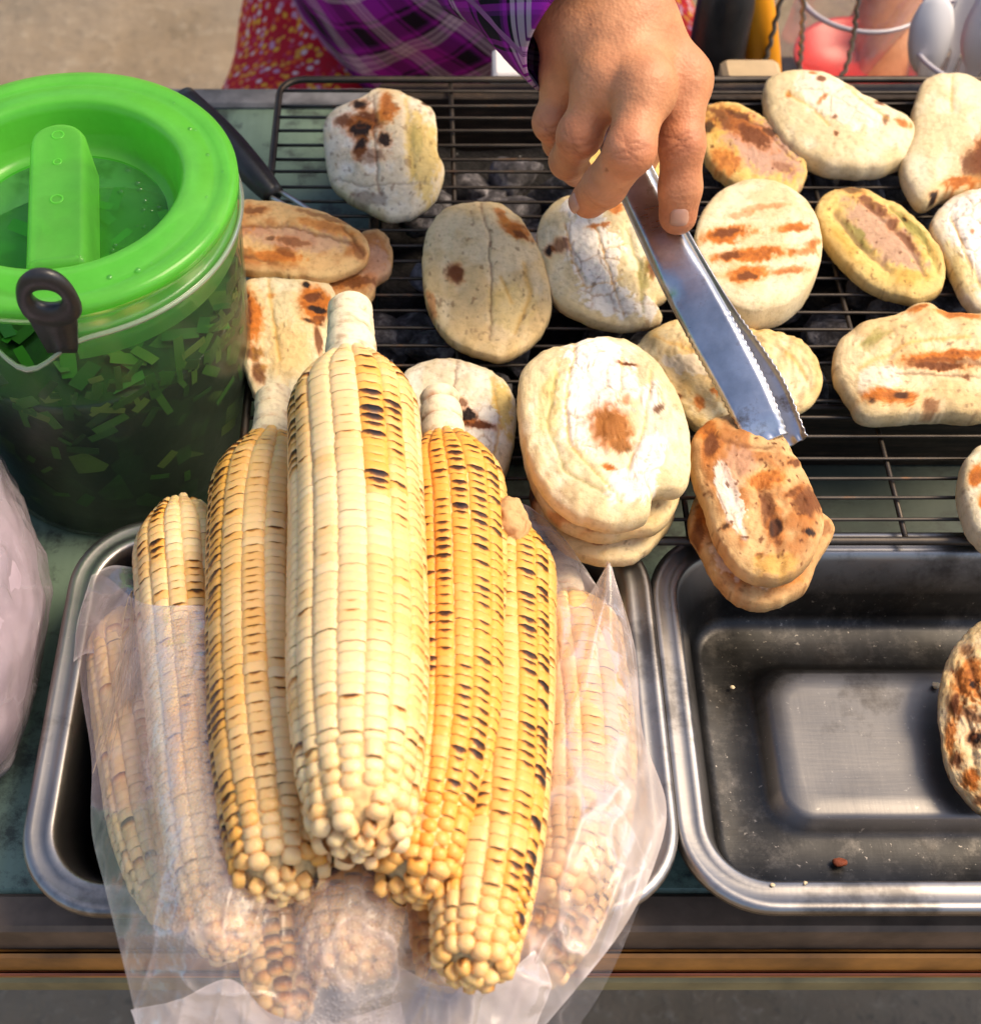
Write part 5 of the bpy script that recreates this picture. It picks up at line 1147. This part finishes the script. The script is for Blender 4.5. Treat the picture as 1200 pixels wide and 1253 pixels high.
# rest of the body, one coarser skin under the clothes, in the same mesh
HIP = np.array([.03, .68, -.20]); CH = np.array([.035, .60, .17]); NK = np.array([.05, .555, .37]); HD = np.array([.05, .515, .50])
SHL = np.array([.24, .56, .31]); ELL = np.array([.40, .62, .06]); WLL = np.array([.352, .535, -.055])
KR, KL = np.array([-.165, .36, -.235]), np.array([.285, .40, -.235]); AR, AL = np.array([-.13, .47, -.66]), np.array([.29, .50, -.66])
def torso_sdf(p, g=0):
    d = smin(sd_cone(p, HIP, (HIP+CH)/2+np.array([0, -.01, 0]), .145+g, .135+g), sd_cone(p, (HIP+CH)/2+np.array([0, -.01, 0]), CH, .135+g, .125+g), .05)
    d = smin(d, sd_cone(p, SHR+np.array([.03, 0, -.02]), SHL+np.array([-.03, 0, -.02]), .075+g, .075+g), .06); return d
def legs_sdf(p, g=0):
    d = None
    for s, K, A_ in ((-1, KR, AR), (1, KL, AL)):
        h_ = HIP+np.array([s*.085, -.02, -.02]); e = smin(sd_cone(p, h_, K, .092+g, .066+g), sd_cone(p, K, A_, .062+g, .040+g), .03)
        d = e if d is None else smin(d, e, .02)
    return d
def body_sdf(p):
    d = smin(torso_sdf(p), legs_sdf(p), .04); d = smin(d, sd_cone(p, CH, NK, .07, .052), .04)
    hd = smin(sd_ell(p, HD+np.array([0, .005, .03]), (.075, .092, .095)), sd_ell(p, HD+np.array([0, -.03, -.03]), (.058, .062, .075)), .02)
    hd = smin(hd, sd_cone(p, HD+np.array([0, -.083, .01]), HD+np.array([0, -.103, -.018]), .008, .013), .01)
    for s in (-1, 1): hd = smin(hd, sd_ell(p, HD+np.array([s*.077, .01, 0]), (.009, .02, .03)), .006)
    hd = smin(hd, sd_cone(p, HD+np.array([-.02, -.083, -.05]), HD+np.array([.02, -.083, -.05]), .008, .008), .008)
    d = smin(d, hd, .03)
    for S_, E_, W_ in ((SHR, ELB, WC), (SHL, ELL, WLL)):
        d = smin(d, smin(sd_cone(p, S_, E_, .05, .040), sd_cone(p, E_, W_ if W_ is WLL else E_+(W_-E_)*.72, .040, .027), .02), .03)
    for j, (fx, fy) in enumerate(((-.035, -.085), (-.015, -.10), (.008, -.098), (.026, -.085), (-.045, -.03))):          # left hand resting on the knee
        d = smin(d, smin(sd_cone(p, WLL, WLL+np.array([fx*.55, fy*.5, -.022]), .022, .012), sd_cone(p, WLL+np.array([fx*.55, fy*.5, -.022]), WLL+np.array([fx, fy, -.05]), .0105, .0075), .006), .006)
    for A_ in (AR, AL): d = smin(d, smin(sd_cone(p, A_, A_+np.array([0, -.01, -.045]), .038, .034), sd_cone(p, A_+np.array([0, .02, -.055]), A_+np.array([0, -.15, -.06]), .032, .024), .03), .02)
    return d
bv_, bf_ = surface_net(body_sdf, (-.30, .22, -.752), (.52, .90, .66), .0095); bv_ = relax(bv_, bf_, 2, .5)
bc = np.tile(sk0*.95, (len(bv_), 1))
off = len(hv_)
build('body', np.vstack([hv_, bv_]), [tuple(q) for q in hf_] + [tuple(q+off) for q in bf_], M['skin'], person, True, np.vstack([hc, bc]))
# nails
def nail(nm, hw, hl, back, side=0.0):
    (c, rc), (d_, rd) = FG[nm][2], FG[nm][3]; ax_ = unit(d_-c); dv_ = unit((CAM-d_)-np.dot(CAM-d_, ax_)*ax_); sv_ = np.cross(ax_, dv_); dv2 = unit(dv_*math.cos(side)+sv_*math.sin(side)); sv_ = np.cross(ax_, dv2)
    V = []; r_ = rd*1.02
    nu, nv2 = 13, 11
    for i in range(nv2):
        for j in range(nu):
            a = -1+2*i/(nv2-1); b = -1+2*j/(nu-1); wv = hw*(1-.30*max(0, -a)**3-.10*max(0, a)**4); th_ = b*wv/r_
            ctr = d_+ax_*(back+a*hl); V.append(ctr+sv_*r_*math.sin(th_)+dv2*(r_*math.cos(th_)*1.0+.0004-.0010*(1-abs(b)**6*0)*max(0, a)**3*1.5-.0009*(abs(b)**4)-.0008*max(0, -a)**4+(.0004 if True else 0)))
    o = build('fingernail', V, grid_f(nv2, nu), M['nail'], person)
    m = o.modifiers.new('thickness', 'SOLIDIFY'); m.thickness = .0005; m.offset = -1
nail('index', .0046, .0050, -.0030, -.10); nail('middle', .0046, .0048, .0004, .5)
# shirt
shv, shf = surface_net(lambda p: smin(smin(torso_sdf(p, .014), sd_cone(p, SHR, ELB+(SHR-ELB)*.15, .064, .056), .03), sd_cone(p, SHL, ELL, .064, .055), .03), (-.26, .30, -.33), (.50, .92, .42), .0095)
shv = relax(shv, shf, 2); shv = shv + (np.stack([0*shv[:, 0], -np.ones(len(shv)), 0*shv[:, 0]], -1))*((fbm(shv*np.array([16, 16, 9]), 3, 5)-.45)*.034)[:, None]
uv = np.stack([shv[:, 0]*19+shv[:, 1]*3+.15*(fbm(shv*7, 2, 3)-.5), shv[:, 2]*19-shv[:, 1]*7+.15*(fbm(shv*7, 2, 4)-.5)], -1)
build('shirt', shv, [tuple(q) for q in shf], M['plaid'], person, True, None, uv)
def sleeve(path, r, cuff):
    W = resample(spline(path, 60), 110); T, S, N = frames(W); n = 110; sg = 72; t = np.linspace(0, 1, n); rr_ = np.interp(t, np.linspace(0, 1, len(r)), r); V = []; U = []
    L = np.linalg.norm(np.diff(W, axis=0), axis=1).sum()
    for i in range(n):
        for j in range(sg):
            a = 2*np.pi*j/sg; d = math.cos(a)*S[i]+math.sin(a)*N[i]; V.append(W[i]+d*rr_[i]); U.append((a*.040*20, t[i]*L*20))
    V = np.array(V); d = V-np.repeat(W, sg, 0); d /= np.linalg.norm(d, axis=1)[:, None]
    tw = np.repeat(t, sg); wr_ = (fbm(V*np.array([30, 45, 40]), 3, 12)-.5)*.016*np.clip((1-tw)*5, .12, 1); V = V+d*wr_[:, None]
    f = grid_f(n, sg, True)
    # turned-in cuff hem
    rim = V[-sg:]; ctr = rim.mean(0); V = np.vstack([V, rim+(ctr-rim)*.045+T[-1]*.0006, rim+(ctr-rim)*.07-T[-1]*.012]); U += U[-sg:]*2
    f += grid_f(3, sg, True, (n-1)*sg); return V, f, np.array(U)
cu = P(732, 26, .193)
v, f, u = sleeve([ELB+(SHR-ELB)*.25, ELB, ELB+(cu-ELB)*.4, ELB+(cu-ELB)*.75, cu], [.060, .056, .051, .046, .0405], 0); build('sleeve', v, f, M['plaid'], person, True, None, u)
v, f, u = sleeve([ELL+(SHL-ELL)*.15, ELL, ELL+(WLL-ELL)*.4, ELL+(WLL-ELL)*.6, ELL+(WLL-ELL)*.72], [.056, .052, .046, .042, .037], 0); build('sleeve', v, f, M['plaid'], person, True, None, u)
tv, tf = surface_net(lambda p: smin(legs_sdf(p, .016), sd_cone(p, HIP+np.array([-.06, 0, 0]), HIP+np.array([.06, 0, 0]), .14, .14), .04), (-.30, .24, -.70), (.46, .92, -.02), .0095)
tv = relax(tv, tf, 2); tv = tv+np.array([0, 0, 1.0])*((fbm(tv*np.array([14, 10, 10]), 3, 6)-.5)*.03)[:, None]
build('trousers', tv, [tuple(q) for q in tf], M['floral'], person)
v, f = surface_net(lambda p: np.maximum(smin(sd_ell(p, HD+np.array([0, .02, .045]), (.086, .095, .092)), sd_ell(p, HD+np.array([0, .085, .0]), (.05, .045, .05)), .03), -(p[..., 1]-(HD[1]-.045)) - .6*(p[..., 2]-HD[2]-.06)), (-.09, .38, .38), (.19, .72, .68), .007)
build('hair', relax(v, f, 2), [tuple(q) for q in f], m_plain('black_hair', (.012, .010, .009), .5, 0, 400, .4, .6), person)
# stool
st = thing('plastic_stool', 'low red plastic stool under the seated person', 'stool', (.055, .74, -.75))
v, f = lathe([(.001, .385), (.15, .385), (.158, .38), (.158, .365), (.150, .36), (.001, .362)], 40, (.055, .74, -.75)); build('seat', v, f, M['red_plastic'], st)
for a in (.8, 2.36, 3.93, 5.5): build('leg', *tube([(.055+.13*math.cos(a), .74+.13*math.sin(a), -.39), (.055+.16*math.cos(a), .74+.16*math.sin(a), -.75)], .016, 10), M['red_plastic'], st)

# ================================================================== THINGS BEHIND THE GRILL
SZ = -.09
sh_ = thing('side_shelf', 'low dark shelf behind the grill holding cups and spoons', 'shelf', (.37, .42, -.75))
build('board', *rbox(.125, .62, .346, .50, SZ-.012, SZ, .002), M['soot'], sh_, False)
for x in (.145, .60):
    for y in (.36, .485): build('leg', *rbox(x-.01, x+.01, y-.01, y+.01, -.75, SZ-.0122, .002), M['rail'], sh_, False)
def cup(px, py, label, tilt, r=.043, h=.086, mat='cup', name='plastic_cup'):
    b = P(px, py, SZ); c = thing(name, label, 'cup', (b[0], b[1], SZ+.001))
    prof = [(.002, .001), (r*.64, .001), (r*.68, .003)]
    for k in range(24): q = k/23; prof.append((r*(.69+.29*q)+(.0005 if k % 2 else 0), .006+(h-.012)*q))
    prof += [(r*.99, h-.003)]
    v, f = lathe(prof, 64); v[:, 0] += tilt*v[:, 2]; o = link('cup_wall', mesh_data('cup_wall', v, f, True, np.full((len(v), 3), .02)), M[mat], c)
    v, f = lathe([(r*.985, h-.003), (r*1.03, h-.0028), (r*1.055, h-.001), (r*1.04, h+.001), (r*.99, h)], 64); v[:, 0] += tilt*v[:, 2]; link('rim', mesh_data('rim', v, f, True), m_plain('clear_rim', (.62, .58, .62), .25, 0, 20, .1, 0), c)
    return b
cb = cup(978, 118, 'clear ribbed plastic cup leaning behind the back of the grate', .30)
def knife_handle():
    p = spline([PY(936, 104, .385), PY(932, 60, .385), PY(924, 0, .388), PY(918, -50, .392)], 24)
    v, f = tube(p, np.interp(np.linspace(0, 1, 24), [0, .06, .5, 1], [.0075, .0115, .0120, .0105]), 16); c_ = p.mean(0); v[:, 1] = c_[1]+(v[:, 1]-c_[1])*.75
    return v, f
kh = thing('knife', 'orange handled knife standing in front of the clear ribbed cup', 'knife', PY(936, 112, .385)); build('handle', *knife_handle(), M['orange'], kh)
bl = spline([PY(936, 106, .385), PY(938, 118, .385)], 6); build('blade', *tube(bl, .004, 8), M['steel_rod'], kh)
wk = thing('wire_strainer', 'twisted wire whisk loops standing beside the orange handle', 'whisk', PY(930, 112, .375))  # wire basket strainer, simplified to loose twisted loops
for pts_ in ([(908, -30), (893, 8), (883, 48), (884, 80), (897, 104)], [(962, -30), (950, 20), (940, 60), (930, 90), (914, 108)], [(985, -30), (982, 20), (980, 60), (976, 98)], [(1052, -20), (1047, 20), (1043, 50), (1034, 84), (1020, 104)]):
    p = spline([PY(a_, b_, .375 if a_ < 970 else .40) for a_, b_ in pts_], 60); ph = np.linspace(0, 60, 60)
    p2 = p+np.stack([np.sin(ph), np.cos(ph)*.5, 0*ph], -1)*.0007; build('wire', *tube(p2, .0016, 7), M['steel_rod'], wk)
bf = thing('black_item', 'tall rounded black plastic flask standing between the hand and the wire loops', 'flask', PY(866, 118, .372))  # stands in for an unidentified black shape; bottle form made up
v, f = lathe([(.001, 0), (.016, 0), (.0185, .004), (.0185, .07), (.016, .09), (.011, .10), (.011, .118), (.001, .12)], 32, tuple(PY(866, 118, .372))); 
build('black_body', v, f, M['black'], bf)
v, f = lathe([(.012, .1185), (.0125, .12), (.0125, .135), (.001, .137)], 24, tuple(PY(866, 118, .372))); build('cap', v, f, M['black'], bf)
rb = P(1052, 132, SZ); 
v, f = lathe([(.001, .002), (.036, .002), (.040, .005), (.046, .020), (.049, .021), (.049, .023), (.045, .023), (.038, .007), (.001, .005)], 64, (rb[0], rb[1]+.03, SZ+.0005))
solo('red_bowl', v, f, M['red_plastic'], 'shallow red plastic bowl on the shelf beyond the pale long flatbread', 'bowl')
cb2 = cup(1156, 172, 'clear cup packed with white plastic spoons at the top right corner', .06, .050, .082)
def spoon_mesh():
    nu, nv2 = 24, 9; V = []
    prof = [(0, .0038), (.10, .0036), (.42, .0034), (.48, .005), (.54, .011), (.63, .0160), (.75, .0175), (.87, .0155), (.95, .010), (.985, .005), (1.0, .001)]
    for s in np.linspace(0, 1, nu):
        w_ = np.interp(s, [q[0] for q in prof], [q[1] for q in prof]); dep = .008*max(0, math.sin(math.pi*np.clip((s-.46)/.54, 0, 1)))
        for b in np.linspace(-1, 1, nv2): V.append((b*w_, -dep*(1-b*b)+.0008*b*b, s*.135))
    return mesh_data('plastic_spoon', V, grid_f(nu, nv2))
sme = spoon_mesh(); sme.materials.append(M['white_plastic'])
for i, (dx, dy, rz, tx, ty, lab) in enumerate(((-.030, -.018, .25, .10, -.22, 'white plastic spoon with its broad bowl facing front, leftmost in the cup'), (-.004, -.008, -.35, .05, .02, 'white plastic spoon standing behind the leftmost one in the cup'), (.018, -.016, -.9, .02, .14, 'white plastic spoon turned edge on, right side of the spoon cup'), (.030, .006, .6, -.05, .22, 'white plastic spoon leaning against the right wall of the spoon cup'), (.004, .022, 2.6, -.12, .05, 'white plastic spoon at the back of the spoon cup'), (-.022, .020, 3.4, -.10, -.12, 'white plastic spoon at the back left of the spoon cup'))):
    o = link('plastic_spoon', sme); o.location = (cb2[0]+dx*.55, cb2[1]+dy*.6, SZ-.010+.013); o.rotation_euler = (-tx, ty, rz); m = o.modifiers.new('thickness', 'SOLIDIFY'); m.thickness = .0011; tag(o, lab, 'spoon', 'white plastic spoons in the clear cup')
    o.scale = (.95, .8, .92)
wb = P(640, 108, .035); v, f = rbox(wb[0]-.018, wb[0]+.022, .300, .328, .0005, .040, .002); solo('white_box', v, f, M['white_plastic'], 'small white box standing behind the grill beside the sleeve', 'box', None, False)
pb = P(915, 112, .03); v, f = rbox(pb[0]-.016, pb[0]+.020, .296, .318, .0005, .040, .003); solo('wooden_block', v, f, M['wood'], 'pale wooden block behind the grill under the wire loops', 'wooden block', None, False)

# ================================================================== LEFT EDGE PARCEL, CRUMBS
pl = thing('filled_bag', 'tied clear bag of pinkish white contents standing at the left edge of the table', 'plastic bag', P(-30, 800, .0))
def blob(pts, z, th, sh=1.0):
    o2 = resample(spline(pts, 160, True), 110, True); W = np.array([P(a_, b_, z) for a_, b_ in o2]); c = W.mean(0); W = c+(W-c)*sh
    rows = []; 
    for ph in np.linspace(math.pi/2, -math.pi/2, 40): rows.append(c+(W-c)*abs(math.cos(ph))**.7+np.array([0, 0, th/2*math.sin(ph)]))
    V = np.array(rows); return V.reshape(-1, 3), grid_f(40, 110, True)
opts = [(-120, 560), (-40, 545), (2, 566), (26, 605), (44, 655), (52, 705), (46, 765), (32, 830), (16, 885), (-8, 930), (-70, 960), (-140, 900)]
v, f = blob(opts, .055, .104, .93); v += ((fbm(v*40, 3, 5)-.5)*.008)[:, None]*np.array([1, 1, 1]); 
build('contents', v, f, m_plain('pink_white_contents', (.46, .37, .45), .7, 0, 40, .15, .3), pl)
v, f = blob(opts, .055, .108, 1.0); v += ((fbm(v*30, 4, 6)-.5)*.018)[:, None]*np.array([1, 1, 1]); rd = 1-np.abs(2*fbm(v*45, 3, 8)-1)*2.3; v += (np.clip(rd, 0, 1)**2*.002)[:, None]*np.array([.3, -.3, .9])
build('film', v, f, M['bag2'], pl, True, np.stack([.02+.15*np.clip(rd, 0, 1)**3, 0*rd, 0*rd], -1))
cm = m_food('crumb_crust', 400, .5)
ccol = {'brown': lin(120, 60, 36), 'pale': lin(225, 200, 160), 'black': lin(30, 22, 18)}
for (px, py, z, s, kd, lab) in ((1027, 1055, .0055, .0032, 'brown', 'reddish brown crumb in the front of the right hand tray'), (896, 841, .0055, .0012, 'pale', 'small pale crumb left of the raised panel in the right tray'), (1056, 1000, .0055, .0011, 'pale', 'tiny pale speck between panel and front rim of the right tray'), (1145, 838, .0125, .0024, 'pale', 'pale flake of crust beside the leaning flatbread'), (945, 1083, .0455, .0010, 'pale', 'tiny pale speck on the front rim of the right tray, left one'), (985, 1081, .0455, .0010, 'pale', 'tiny pale speck on the front rim of the right tray, right one'), (836, 745, .006, .0045, 'black', 'black charred scrap in the back left corner of the right tray')):
    v, f = rock(int(px), 5); v = v*np.array([s, s*.8, s*.5])+P(px, py, z); solo('crumb', v, f, cm, lab, 'crumb', 'crumbs in the right hand tray', True, np.tile(ccol[kd], (len(v), 1)))
